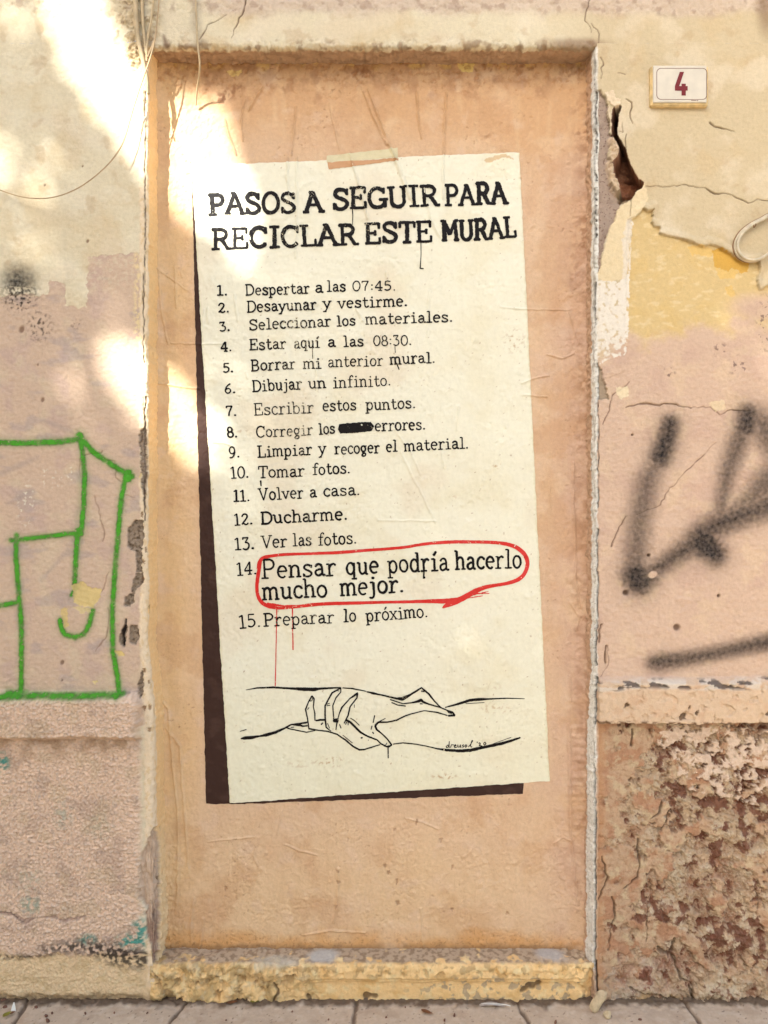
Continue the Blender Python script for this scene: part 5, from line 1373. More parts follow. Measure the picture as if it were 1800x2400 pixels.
Zg = lambda p, w=42: [q + (w * .339,) for q in Z(0, 950, .339, p)]
green = [(Zg([(-400, 262), (0, 258), (200, 262), (400, 255), (550, 232)], 40), 6, 1), (Zg([(552, 205), (570, 320), (585, 480), (580, 680), (560, 890)], 36), 6, 1), (Zg([(550, 215), (640, 320), (760, 400), (880, 480), (912, 492)], 40), 6, 1),
         (Zg([(880, 460), (865, 500), (840, 640), (815, 900), (790, 1200), (775, 1450), (780, 1700), (815, 1900), (825, 2000)], 36), 6, 1), (Zg([(75, 933), (120, 930), (330, 905), (550, 880)], 34), 6, 1), (Zg([(115, 900), (110, 1050), (125, 1250), (145, 1500), (150, 1750), (145, 2000)], 36), 6, 1),
         (Zg([(-200, 1392), (0, 1385), (130, 1362)], 36), 6, 1), (Zg([(538, 870), (525, 1050), (515, 1240)], 36), 6, 1), (Zg([(515, 1270), (492, 1312)], 24), 5, 1), (Zg([(415, 1490), (425, 1545), (450, 1585), (520, 1605), (580, 1580), (620, 1510), (640, 1420)], 36), 6, 1),
         (Zg([(-400, 2015), (0, 2010), (100, 1995), (400, 2000), (600, 1997), (850, 1990)], 34), 8, .95), (Zg([(880, 470), (885, 500)], 60), 6, 1), (Zg([(548, 215), (556, 235)], 60), 6, 1), (Zg([(545, 870), (535, 900)], 52), 6, 1), (Zg([(60, 1995), (180, 1990)], 52), 9, .9)]


def green_gaps(u, v, a):
    off = np.maximum.reduce([poly(u, v, Z(0, 950, .339, q), 3, 10, 60 + k) for k, q in enumerate(([(498, 1240), (585, 1215), (605, 1250), (700, 1270), (690, 1330), (640, 1400), (570, 1390), (510, 1370)], [(500, 1390), (600, 1400), (640, 1425), (560, 1440)], [(415, 1410), (465, 1400), (470, 1530), (440, 1545)], [(785, 1695), (840, 1700), (866, 1730), (820, 1740)]))])
    a = a * (1 - off)
    for p, sf_, k in green:
        a = np.maximum(a, 0.16 * stroke(u, v, [(q[0], q[1], q[2] * 1.9) for q in p], 12))
    a = a * (0.86 + 0.3 * fbm(u, v, 26, 3, 806))
    a = np.maximum(a, 0.22 * stroke(u, v, Zg([(560, 880), (580, 680), (585, 480)], 70), 20))
    return a * (1 - 0.6 * ss(0.72, 0.85, fbm(u, v, 8, 3, 801)))


green = [(p, sf_ * 1.3, k) for p, sf_, k in green]
spray('green_graffiti', -1, green, col(76, 162, 34), 'green sprayed line figure like a stepped house shape, left of the doorway', 'graffiti', None, green_gaps)


def smudge(u, v, a):
    a = np.maximum(a, 0.75 * blob(u, v, 42, 664, 34, 36, 0, 0.9))
    sp = ss(0.25, 0.4, fbm(u, v, 8, 3, 802)) * np.maximum.reduce([blob(u, v, 45, 690, 38, 40, 0, .6), 0.7 * blob(u, v, 92, 765, 26, 34, 0, .7), 0.6 * blob(u, v, 180, 760, 14, 10, 0, .6)])
    return np.maximum(a * (0.8 + 0.4 * fbm(u, v, 8, 3, 803)) * (1 - ss(664, 680, v)) + a * ss(664, 680, v) * ss(-0.1, 0.2, fbm(u, v, 7, 3, 804)), 0.8 * sp)


spray('paint_smudge', -1, [([(0, 690, 8), (30, 680, 12)], 30, .3)], col(44, 38, 36), 'small round black sprayed smudge on cream and pink plaster', 'graffiti', None, smudge)

Z7 = lambda p: Z(1200, 700, .45217, p)
black = [(Z7([(822, 650, 60), (800, 740, 70), (770, 820, 76)]), 34, .8), (Z7([(820, 640, 20), (760, 830, 40), (700, 950, 60), (660, 1150, 60), (645, 1300, 60), (640, 1430, 80)]), 40, .45), (Z7([(640, 1430, 96), (660, 1470, 90), (720, 1450, 50)]), 36, .8), (Z7([(700, 1430, 50), (800, 1370, 56), (900, 1300, 70), (980, 1250, 90), (1050, 1320, 90)]), 36, .62),
         (Z7([(975, 1210, 50), (1000, 1270, 110), (1060, 1330, 70)]), 34, .78), (Z7([(980, 1230, 40), (1060, 1170, 50), (1130, 1145, 60), (1230, 1110, 36), (1327, 1070, 40), (1500, 1000, 60)]), 30, .7), (Z7([(1225, 600, 70), (1215, 660, 80)]), 36, .72), (Z7([(1225, 600, 50), (1170, 760, 56), (1120, 900, 44), (1100, 1000, 36), (1080, 1110, 36)]), 34, .5),
         (Z7([(1290, 640, 40), (1327, 690, 50), (1420, 800, 60)]), 36, .5), (Z7([(1100, 1140, 40), (1220, 1050, 50), (1327, 930, 60), (1450, 820, 60)]), 38, .45), (Z7([(735, 1888, 36), (780, 1882, 44), (900, 1868, 36), (1100, 1830, 34), (1327, 1782, 44), (1500, 1750, 44)]), 26, .6)]
black += [(Z7([(960, 1240, 60), (1080, 1165, 64), (1200, 1120, 60), (1327, 1075, 64), (1500, 1000, 80)]), 40, .6), (Z7([(1200, 1080, 40), (1327, 960, 80), (1450, 850, 90)]), 50, .5), (Z7([(1270, 620, 60), (1340, 700, 90), (1420, 800, 90)]), 50, .5)]
black = [([(p[0], p[1], p[2] * (1.4 if k > .6 else 1.9)) for p in pts], soft * 1.5, min(.9, k * 1.2)) for pts, soft, k in black] + [([(p[0], p[1], p[2] * 2.0) for p in pts], soft * 2.6, k * .3) for pts, soft, k in black]


def grain(u, v, a):
    chip = blob(u, v, *Z7([(730, 1430)])[0], 11, 8, -25, 0.15)
    return a * (0.88 + 0.25 * fbm(u, v, 9, 3, 805)) * (1 - chip)


spray('black_graffiti', 1, black, col(40, 34, 32), 'blurred black sprayed tag strokes on pink plaster right of the doorway', 'graffiti', None, grain)

# ------------------------------------------------------------------ doorstep
zs_back = float(WZ(2222, DP))
prof = []                                     # (y, z) from back to front bottom
for y in np.arange(DP + 0.012, 0.012, -STEP):
    prof.append((y, zs_back - 0.003 * (1 - (y - 0.012) / DP)))
zt = prof[-1][1]
for a in np.linspace(0, math.pi / 2, 10)[1:]:
    prof.append((0.010 - 0.012 * math.sin(a), zt - 0.012 + 0.012 * math.cos(a)))
for z in np.arange(zt - 0.014, -0.006, -STEP):
    prof.append((-0.002 + 0.004 * float(ss(zt - 0.03, zt - 0.036, np.array(z))), z))
prof = np.array(prof)
tg = np.gradient(prof, axis=0)
tl_ = np.hypot(tg[:, 0], tg[:, 1])
pn = np.stack([tg[:, 1] / tl_, -tg[:, 0] / tl_], -1)      # normal (y, z), pointing out
arcl = np.concatenate([[0], np.cumsum(np.hypot(*np.diff(prof, axis=0).T))]) * S
xs_s = np.arange(float(WX(352)), float(WX(1394)), STEP)
u = np.broadcast_to((900 + S * xs_s)[None, :], (len(prof), len(xs_s))).copy()
v = np.broadcast_to((2224 + arcl * 0.62)[:, None], u.shape).copy()
w = np.broadcast_to(arcl[:, None], u.shape)
topz = 1 - ss(58, 72, w)
rub = 1 - ss(640, 760, u + 60 * fbm(u, v, 90, 3, 900))
H = 0.0012 * fbm(u, w, 40, 3, 901) + 0.0008 * fbm(u, w, 10, 3, 902)
H += rub * (1 - 0.7 * topz) * (0.009 * fbm(u, w, 50, 4, 903) + 0.0017 * fbm(u, w, 14, 4, 904, 0.65))
lipm = np.exp(-((w - 84) / 20.0) ** 2)
H += lipm * (0.003 * fbm(u, w, 26, 4, 905) - 0.005 * ss(0.1, 0.5, fbm(u, w, 34, 3, 906)))
H -= 0.012 * ss(1366, 1392, u) * ss(60, 100, w) + 0.006 * ss(1300, 1390, u) * ss(-0.2, 0.4, fbm(u, w, 20, 3, 907))
H -= 0.007 * ss(112, 118, w + 3 * fbm(u, w, 60, 3, 909)) * (1 - rub)
H -= 0.008 * ss(150, 172, w + 8 * fbm(u, w, 40, 3, 908)) * rub
C = np.ones(u.shape + (3,)) * col(250, 206, 144)
C = dapple(u, w, C, col(234, 184, 116), 46, 910, 0.0, 0.7, 0.7)
C = dapple(u, w, C, col(246, 220, 166), 30, 911, 0.1, 0.7, 0.6)
C = mix(C, rub * ss(-0.1, 0.4, fbm(u, w, 34, 4, 912)) * 0.7, col(190, 158, 104))
C = mix(C, rub * ss(0.1, 0.5, fbm(u, w, 26, 4, 913)) * 0.35, col(150, 122, 84))
C = mix(C, rub * ss(0.3, 0.6, fbm(u, w, 22, 3, 914)) * 0.3, col(222, 206, 176))
hole = rub * ss(0.3, 0.5, fbm(u, w, 46, 5, 924, 0.6)) * ss(70, 100, w)
C = mix(C, hole * 0.55, col(164, 130, 90))
H -= hole * 0.007
bare = ss(0.12, 0.2, fbm(u, w, 24, 4, 915) + 0.45 * ss(140, 172, w) - 0.3 + 0.16 * blob(u, w, 1190, 135, 120, 60, 0, .6)) * (1 - rub) * ss(92, 105, w) * ss(880, 1050, u + 0 * w)
C = mix(C, bare * 0.9, col(190, 164, 130))
H -= bare * 0.0008
lipd = lipm * ss(0.1, 0.4, fbm(u, w, 18, 4, 916))
C = mix(C, lipd * 0.6, col(162, 128, 82))
tc_ = topz * ss(-0.5, -0.1, fbm(u, w, 30, 3, 917) + 0.5 * (1 - ss(30, 62, w)))
C = mix(C, tc_, col(200, 172, 142))
C = mix(C, tc_ * ss(-0.05, 0.3, fbm(u, w, 13, 3, 918)) * 0.7, col(146, 118, 90))
C = mix(C, blob(u, w, 755, 40, 36, 24, -10, .4) * 0.85, col(204, 196, 186))
C = mix(C, blob(u, w, 1298, 34, 34, 24, 10, .4) * 0.85, col(196, 186, 178))
C = mix(C, blob(u, w, 640, 60, 50, 18, 0, .6) * 0.6, col(216, 204, 184))
for k, pts in enumerate(([(640, 120, 5), (652, 135, 8), (640, 165, 4)], [(720, 150, 10), (728, 168, 6)], [(860, 150, 14), (880, 152, 12)], [(1240, 128, 18), (1262, 118, 14), (1225, 140, 10)])):
    c = stroke(u, w, jag(pts, 2, 8, 920 + k), 2)
    H -= 0.005 * c
    C = mix(C, c * 0.8, col(96, 70, 46))
C = mix(C, ss(165, 178, w) * 0.6, col(140, 112, 80))
P = np.zeros(u.shape + (3,))
P[..., 0] = xs_s[None, :]
P[..., 1] = prof[:, None, 0] + pn[:, None, 0] * H
P[..., 2] = prof[:, None, 1] + pn[:, None, 1] * H
step_o = thing('doorstep', 'worn ochre painted stone step at the foot of the doorway', 'step', (float(WX(873)), 0.0, 0.0))
rm = np.broadcast_to(np.arange(len(prof) - 1)[:, None], (len(prof) - 1, len(xs_s) - 1))
ntop = int(np.searchsorted(arcl, 62))
sub_grid('tread', P, C, np.ones(u.shape) * 1.2, rm < ntop, M_wall, step_o, flip=True)['label'] = 'grey worn top of the step'
sub_grid('riser', P, C, np.ones(u.shape) * 1.2, rm >= ntop, M_wall, step_o, flip=True)['label'] = 'chipped ochre front with rough left end'

# ------------------------------------------------------------------ pavement (one sheet to the horizon)
gx = np.unique(np.concatenate([axis(-0.98, 0.98, 0.0025, -3.4, 3.4, 0.08), [-60, -40, -25, -15, -9, -6, -4.5, 4.5, 6, 9, 15, 25, 40, 60]]))
gy = np.unique(np.concatenate([np.arange(-0.16, 0.031, 0.0025), np.arange(-3.0, -0.17, 0.08), [-60, -40, -25, -15, -9, -6, -4.5, 0.2, 1, 10, 60]]))
X, Y = np.meshgrid(gx, gy)
gu, gv = 900 + X * S, -Y * S
Hg = 0.0011 * fbm(gu, gv, 60, 3, 950) + 0.0005 * fbm(gu, gv, 10, 3, 951)
Hg = np.where((np.abs(X) > 3.5) | (np.abs(Y) > 3.5), 0, Hg)
joint = np.zeros(X.shape)
for k, (jx, sl) in enumerate(((450, -0.55), (837, -0.1), (1205, 0.35), (60, 0.1), (1600, 0.2), (-400, 0), (2000, 0))):
    joint = np.maximum(joint, stroke(gu, gv, jag([(jx, -40, 9), (jx + sl * 60, 60, 9), (jx + sl * 60, 420, 9)], 1.5, 14, 960 + k), 4))
joint = np.maximum(joint, stroke(gu, gv, [(-3000, 425, 9), (5000, 425, 9)], 4))
Hg -= 0.005 * joint
Cg = np.ones(X.shape + (3,)) * col(210, 184, 158)
Cg = dapple(gu, gv, Cg, col(192, 164, 138), 50, 952, 0.0, 0.7, 0.6)
Cg = dapple(gu, gv, Cg, col(224, 202, 178), 24, 953, 0.1, 0.7, 0.5)
Cg = mix(Cg, joint * 0.9, col(120, 98, 80))
dirt = (1 - ss(2, 20, gv + 12 * fbm(gu, gv, 30, 3, 954))) * (1 - ss(40, 60, np.abs(gv)))
Cg = mix(Cg, dirt * 0.9, col(104, 82, 62))
Hg += dirt * 0.003 * (1 + fbm(gu, gv, 12, 3, 955)) * (np.abs(Y) < 0.1)
Cg = specks(gu, gv, Cg, col(110, 88, 72), 8, 956, 0.72, 0.8)
Pg = np.stack([X, Y, Hg], -1)
pav = sub_grid('pavement', Pg, Cg, np.ones(X.shape), np.ones((len(gy) - 1, len(gx) - 1), bool), M_wall, None)
tag(pav, 'grey stone slab pavement at the foot of the wall', 'pavement', None, 'structure')


# ------------------------------------------------------------------ small things
def tube_mesh(name, pts, seg=8, taper=None):
    """pts: (x, y, z, radius)"""
    P = np.array(pts, float)
    # smooth
    for _ in range(2):
        Q = [P[0]]
        for a, b in zip(P[:-1], P[1:]):
            Q += [a * .75 + b * .25, a * .25 + b * .75]
        Q.append(P[-1])
        P = np.array(Q)
    V, F = [], []
    n = len(P)
    for i in range(n):
        t = P[min(n - 1, i + 1), :3] - P[max(0, i - 1), :3]
        t /= np.linalg.norm(t) + 1e-9
        a = np.cross(t, [0.0, 1.0, 0.02])
        a /= np.linalg.norm(a) + 1e-9
        b = np.cross(t, a)
        for k in range(seg):
            an = 2 * math.pi * k / seg
            V.append(P[i, :3] + P[i, 3] * (math.cos(an) * a + math.sin(an) * b))
    for i in range(n - 1):
        for k in range(seg):
            F.append((i * seg + k, i * seg + (k + 1) % seg, (i + 1) * seg + (k + 1) % seg, (i + 1) * seg + k))
    F.append(tuple(range(seg))[::-1])
    F.append(tuple((n - 1) * seg + k for k in range(seg)))
    return raw_mesh(name, np.array(V), faces=F)


def wire(name, pts, material, label, cat='cable', group=None):
    """pts: (photo x, photo y, distance in front of the wall face in m, diameter in photo px)"""
    q = []
    for (a, b, off, d) in pts:
        q.append((float(WX(a, -off)), -off, float(WZ(b, -off)), d / S / 2))
    o = link(name, tube_mesh(name, q), material)
    return tag(o, label, cat, group)


M_cable = plain_mat('painted_cable', col(200, 174, 136), 0.7, 0.22, 40)
M_wire = plain_mat('thin_wire', col(190, 160, 122), 0.6, 0.2, 60)
M_brownwire = plain_mat('brown_wire', col(150, 112, 78), 0.6, 0.2, 60)
M_white = plain_mat('white_cable', col(214, 196, 168), 0.65, 0.22, 60)
G = 'old cables at the head of the doorway'
zt1 = lambda p: [(280 + a * .18083, b * .18083, c, d * .18083) for (a, b, c, d) in p]
wire('wall_cable', zt1([(195, -260, .012, 62), (205, 0, .012, 62), (212, 250, .012, 62), (235, 480, .013, 60), (285, 700, .014, 58), (330, 900, .012, 56), (352, 1000, .010, 52), (378, 1220, .004, 40)]), M_cable, 'thickest cream painted cable down the left corner of the doorway head', 'cable', G)
wire('wall_cable', zt1([(445, -260, .008, 30), (445, 0, .008, 30), (405, 300, .009, 30), (370, 460, .01, 30), (352, 640, .012, 28), (350, 800, .010, 26)]), M_cable, 'slimmer bent painted cable beside the thick corner cable', 'cable', G)
wire('wall_cable', zt1([(300, -260, .006, 46), (290, 0, .006, 46), (300, 260, .007, 44), (320, 480, .009, 40), (345, 700, .010, 34)]), M_cable, 'crusted painted cable squeezed between the two other cables', 'cable', G)
wire('hanging_wire', zt1([(525, -260, .010, 20), (515, 0, .010, 20), (490, 250, .012, 20), (470, 480, .016, 20), (400, 760, .022, 22), (330, 950, .022, 18), (270, 1130, .024, 16)]) + [(310, 262, .026, 2.6), (292, 330, .028, 2.5), (272, 363, .03, 3.6), (255, 384, .032, 2.6), (222, 415, .034, 2.6), (180, 444, .034, 2.6), (127, 464, .03, 2.6), (75, 466, .026, 2.6), (30, 457, .02, 2.6), (-40, 430, .012, 2.6), (-90, 405, .006, 2.6)], M_wire, 'thin brown wire drooping in a long curve over the left wall', 'wire')
wire('cable_stub', zt1([(455, 495, .012, 28), (440, 570, .013, 28), (400, 660, .013, 28), (365, 745, .012, 26)]), M_wire, 'short cut cable end poking up beside the corner cables', 'cable')
wire('hanging_wire', zt1([(985, -260, .008, 22), (985, 0, .008, 22), (998, 240, .008, 24), (1005, 480, .01, 26), (1020, 640, .012, 26), (1042, 800, .008, 24), (1040, 940, -.004, 24)]) + [(461 + 4, 190, -.02, 4.4), (460 + 1, 214, -.034, 4.6), (459, 247, -.050, 4.4)], M_cable, 'straight thin wire dangling over the lintel onto the orange panel', 'wire')
# strands whose tangle throws the small shadow at the jamb
wire('wire_loop', zt1([(330, 1080, .006, 10), (300, 1180, .016, 9), (318, 1290, .018, 9), (345, 1350, .012, 10), (352, 1300, .006, 9)]), M_wire, 'tiny wire loop curling out of the jamb crack', 'wire')

# coil of white cable at the right edge
coil = thing('cable_coil', 'coiled white cable hanging at the right edge over ochre plaster', 'cable', (float(WX(1770)), 0, float(WZ(560))))
c6 = lambda a, b: (1600 + a * .1356, 450 + b * .1356)


def ring_pts(dx, dr, off, w):
    out = []
    for (a, b) in ((1690, 330), (1475, 420), (1390, 475), (1290, 520), (1170, 590), (1060, 680), (985, 780), (945, 900), (955, 1000), (1000, 1090), (1090, 1155), (1200, 1180), (1320, 1165), (1420, 1110), (1560, 1010), (1800, 900), (1960, 700), (1900, 480), (1780, 380)):
        q = c6(a + dx + dr * (a - 1400) / 500, b + dr * (b - 760) / 400)
        out.append((float(WX(q[0], -off)), -off, float(WZ(q[1], -off)), w / S / 2))
    return out


link('cable', tube_mesh('cable', ring_pts(0, 0, .012, 6.6)), M_white, coil)
link('cable', tube_mesh('cable', ring_pts(-24, 26, .008, 5.0)), M_white, coil)
link('cable', tube_mesh('cable', ring_pts(-46, 40, .006, 2.6)), M_brownwire, coil)['label'] = 'thin brown strand'
q = [c6(a, b) for a, b in ((1250, 560), (1215, 580), (1240, 620), (1270, 560), (1225, 540))]
link('wire_tie', tube_mesh('wire_tie', [(float(WX(a, -.013)), -.010 - .006 * (k % 2), float(WZ(b, -.013)), .0011) for k, (a, b) in enumerate(q)]), M_brownwire, coil)

# ---- house number plate
def box_bevel(name, x0, x1, z0, z1, y0, y1, bev, material, parent, seg=3):
    import bmesh
    bm = bmesh.new()
    bmesh.ops.create_cube(bm, size=1)
    for vv in bm.verts:
        vv.co = Vector(((x0 + x1) / 2 + vv.co.x * (x1 - x0), (y0 + y1) / 2 + vv.co.y * (y1 - y0), (z0 + z1) / 2 + vv.co.z * (z1 - z0)))
    bmesh.ops.bevel(bm, geom=bm.edges[:], offset=bev, segments=seg, affect='EDGES')
    me = bpy.data.meshes.new(name)
    bm.to_mesh(me)
    bm.free()
    for p in me.polygons:
        p.use_smooth = False
    return link(name, me, material, parent)


PD = 0.014
x0, x1 = float(WX(1526.6, -PD)), float(WX(1661.8, -PD))
z1_, z0_ = float(WZ(152, -PD)), float(WZ(246, -PD))
plate = thing('house_number_plate', 'cream ceramic tile with a dark red number 4 on the upper right wall', 'number plate', ((x0 + x1) / 2, 0, z0_))
M_tile = plain_mat('glazed_tile', col(222, 207, 184), 0.3, 0.07, 40, 0.5, 0.05)
M_rim = plain_mat('tile_mortar', col(226, 194, 140), 0.8, 0.2, 70)
M_num = plain_mat('dark_red_enamel', col(122, 26, 24), 0.5, 0.08, 60)
M_line = plain_mat('brown_enamel_line', col(120, 70, 58), 0.4, 0.1, 60)
box_bevel('mortar_bed', x0, x1, z0_, z1_, -0.0108, 0.006, 0.0025, M_rim, plate)
tz = lambda a, b: (float(WX(1200 + a * .36166, -PD)), float(WZ(b * .36166, -PD)))
a0, b0 = tz(905, 424)
a1, b1 = tz(1262, 672)
box_bevel('tile', a0 + .0035, a1, b1 + .003, b0, -PD, -0.0095, 0.0012, M_tile, plate)
four = [(1087, 466), (1115, 466), (1084, 558), (1098, 558), (1098, 543), (1126, 543), (1126, 558), (1138, 558), (1138, 588), (1126, 588), (1126, 620), (1098, 620), (1098, 588), (1055, 588), (1055, 558)]
tris = [(0, 1, 2, 14), (14, 2, 3, 12, 13), (3, 6, 9, 12), (3, 4, 5, 6), (6, 7, 8, 9), (9, 10, 11, 12)]
V = [(*[tz(*p)[0]], -PD - 0.0004, tz(*p)[1]) for p in four]
link('numeral', raw_mesh('numeral', np.array(V), faces=tris, smooth=False), M_num, plate)
rr = []
for (cx, cy, s0) in ((966, 471, 180), (1234, 471, 270), (1234, 617, 0), (966, 617, 90)):
    for k in range(7):
        an = math.radians(s0 + 90 * k / 6)
        rr.append((cx + 28 * math.cos(an), cy + 28 * math.sin(an)))
V, F = [], []
for i, p in enumerate(rr):
    cx, cy = 1100, 544
    nx_, ny_ = p[0] - cx, p[1] - cy
    l = math.hypot(nx_, ny_)
    for w in (-1.7, 1.7):
        a, b = tz(p[0] + nx_ / l * w * 1.2, p[1] + ny_ / l * w * 1.4)
        V.append((a, -PD - 0.0003, b))
n = len(rr)
for i in range(n):
    j = (i + 1) % n
    F.append((2 * i, 2 * i + 1, 2 * j + 1, 2 * j))
link('border_line', raw_mesh('border_line', np.array(V), faces=F, smooth=False), M_line, plate)
V = [(tz(a, b)[0], -PD - 0.00035, tz(a, b)[1]) for a, b in ((1160, 649), (1196, 650), (1196, 653), (1160, 652), (1200, 649), (1206, 649), (1206, 654), (1200, 654))]
link('maker_mark', raw_mesh('maker_mark', np.array(V), faces=[(3, 2, 1, 0), (7, 6, 5, 4)], smooth=False), M_line, plate)


# ---- litter on the pavement and step
def gpos(pxx, pyy):
    """point of the ground seen at a photograph pixel"""
    k = ZC / ((pyy - 1200) / S / D)          # distance from the camera along +y
    return (pxx - 900) / S / D * k, -D + k


def leaf(name, pxx, pyy, length, width, rot, material, label, cat, z=0.004, curl=0.25, group=None):
    x, y = gpos(pxx, pyy)
    V, F = [], []
    n = 10
    for i in range(n + 1):
        t = i / n
        w = width / 2 * math.sin(math.pi * (0.06 + 0.94 * t) ** 0.8) * (1 if i < n else 0.05)
        for s in (-1, 0, 1):
            V.append(((t - .5) * length, s * w, z + curl * length * (t - .5) ** 2 + abs(s) * w * 0.35))
    for i in range(n):
        for s in range(2):
            a = i * 3 + s
            F.append((a, a + 1, a + 4, a + 3))
    V = np.array(V)
    c, s = math.cos(math.radians(rot)), math.sin(math.radians(rot))
    W = V.copy()
    W[:, 0] = V[:, 0] * c - V[:, 1] * s
    W[:, 1] = V[:, 0] * s + V[:, 1] * c
    o = link(name, raw_mesh(name, W, faces=F), material)
    o.location = (x, y, 0.0)
    return tag(o, label, cat, group)


M_leaf = plain_mat('dry_leaf', col(128, 82, 52), 0.6, 0.3, 120)
M_gleaf = plain_mat('green_leaf', col(140, 132, 50), 0.5, 0.3, 120)
M_feather = plain_mat('grey_feather', col(196, 180, 168), 0.7, 0.2, 200)
M_quill = plain_mat('feather_quill', col(240, 232, 220), 0.4, 0.05, 50)
M_scrap = plain_mat('white_paper', col(246, 240, 228), 0.6, 0.04, 50)
M_stone = plain_mat('loose_stone', col(206, 182, 146), 0.85, 0.2, 90)
leaf('dry_leaf', 1001, 2377, 0.028, 0.011, -25, M_leaf, 'brown dry leaf on the pavement below the middle of the step', 'leaf')
leaf('green_leaf', 17, 2382, 0.020, 0.013, 70, M_gleaf, 'olive green leaf at the bottom left corner of the pavement', 'leaf')
leaf('green_leaf', 597, 2352, 0.020, 0.009, 10, M_gleaf, 'yellow green leaf against the foot of the step', 'leaf')
leaf('dry_leaf', 545, 2354, 0.024, 0.010, 15, M_leaf, 'brown leaf near the rough left end of the step', 'leaf')
leaf('dry_leaf', 30, 2378, 0.012, 0.007, 60, M_leaf, 'rusty leaf fragment beside the white paper scrap', 'leaf')
fx, fy = gpos(1160, 2361)
fe = thing('feather', 'grey feather with white quill lying along the foot of the step', 'feather', (fx, fy, 0.0))
V, F = [], []
n = 14
for i in range(n + 1):
    t = i / n
    w = 0.0075 * math.sin(math.pi * min(1, 0.08 + t * 0.9)) ** 0.6
    for s, q in ((-1, 0.6), (0, 0), (1, 1.0)):
        V.append((fx - 0.034 + t * 0.056, fy + s * w * q - 0.004 * (t - .5), 0.0045 + 0.004 * math.sin(math.pi * t) - abs(s) * 0.001))
for i in range(n):
    for s in range(2):
        a = i * 3 + s
        F.append((a, a + 1, a + 4, a + 3))
link('vane', raw_mesh('vane', np.array(V), faces=F), M_feather, fe)
link('quill', tube_mesh('quill', [(fx - .03, fy, .009, .0005), (fx + .02, fy - .002, .0085, .0009), (fx + .034, fy - .003, .005, .0008)]), M_quill, fe)
x, y = gpos(31, 2372)
me = raw_mesh('paper_scrap', np.array([(-.006, .001, .001), (.006, 0, .001), (.001, .004, .018), (.000, .006, .001), (-.002, .0045, .017)]), faces=[(0, 1, 2, 4), (1, 3, 2), (3, 0, 4, 2)], smooth=False)
o = link('paper_scrap', me, M_scrap)
o.location = (x, y, .001)
tag(o, 'small pointed scrap of white paper standing on the left pavement', 'paper scrap')


def pebble(name, pxx, pyy, sx, sy, sz, rot, material, label, cat, seed, group=None):
    import bmesh
    x, y = gpos(pxx, pyy)
    bm = bmesh.new()
    bmesh.ops.create_icosphere(bm, subdivisions=3, radius=1)
    r = random.Random(seed)
    ph = [r.uniform(0, 6) for _ in range(6)]
    for vv in bm.verts:
        p = vv.co.copy()
        k = 1 + 0.14 * math.sin(3 * p.x + ph[0]) * math.cos(2.5 * p.y + ph[1]) + 0.10 * math.sin(5 * p.z + ph[2]) + 0.05 * math.sin(9 * p.x + 7 * p.y + ph[3])
        vv.co = Vector((p.x * sx * k, p.y * sy * k, p.z * sz * k))
    bmesh.ops.rotate(bm, verts=bm.verts, cent=(0, 0, 0), matrix=__import__('mathutils').Matrix.Rotation(math.radians(rot), 3, 'Y'))
    zmin = min(vv.co.z for vv in bm.verts)
    me = bpy.data.meshes.new(name)
    bm.to_mesh(me)
    bm.free()
    o = link(name, me, material)
    o.location = (x, y, -zmin - 0.001)
    return tag(o, label, cat, group)


pebble('plaster_shard', 1402, 2372, .011, .008, .026, 32, M_stone, 'long pale shard of plaster propped in the corner right of the step', 'rubble', 5)
pebble('plaster_shard', 1424, 2386, .008, .007, .009, 20, M_stone, 'small pale lump of plaster next to the long shard', 'rubble', 6)
M_crumb = plain_mat('brown_debris', col(122, 84, 66), 0.8, 0.3, 150)
for k, (a, b, s) in enumerate(((8, 2347, 5), (12, 2362, 4), (85, 2363, 3.5), (108, 2383, 3), (112, 2395, 4), (122, 2376, 2.5), (200, 2377, 2.5), (268, 2375, 2), (256, 2387, 1.5), (950, 2362, 2), (1042, 2394, 3), (1065, 2382, 3), (1302, 2399, 3.5), (770, 2391, 2), (685, 2372, 2), (345, 2375, 2), (905, 2385, 2.2), (1500, 2391, 3), (530, 2392, 2))):
    pebble('debris_crumb', a, b, s / 1000 * 1.2, s / 1000, s / 1000 * .7, 10 * k, M_crumb, 'dark brown crumb of debris on the pavement slabs', 'debris', 20 + k, 'crumbs scattered on the pavement')

# ------------------------------------------------------------------ unseen house added across the street to block part of the sky
opp = thing('sky_blocking_house', 'unseen low pale house added across the street to block sky light', 'house', (-11.0, -9.0, 0.0))
M_opp = plain_mat('opposite_plaster', (0.42, 0.36, 0.28), 0.85, 0.12, 3)
M_roof = plain_mat('opposite_roof', (0.30, 0.14, 0.08), 0.8, 0.2, 8)
M_glass = plain_mat('window_glass', (0.05, 0.06, 0.07), 0.15, 0.1, 5, 0.5)
M_frame = plain_mat('window_frame', (0.55, 0.5, 0.42), 0.6, 0.1, 10)
box_bevel('wall', -21.5, -0.6, 0.0, 4.6, -15.0, -9.0, 0.03, M_opp, opp)
box_bevel('roof', -21.8, -0.3, 4.603, 4.85, -15.3, -8.6, 0.04, M_roof, opp)
for k in range(5):
    for zz_ in (0.9, 2.9):
        xw = -19.5 + 4.1 * k
        fr = box_bevel('window', xw - .6, xw + .6, zz_, zz_ + 1.3, -8.998, -8.94, 0.01, M_frame, opp)
        box_bevel('pane', xw - .5, xw + .5, zz_ + .1, zz_ + 1.2, -8.937, -8.93, 0.002, M_glass, fr)

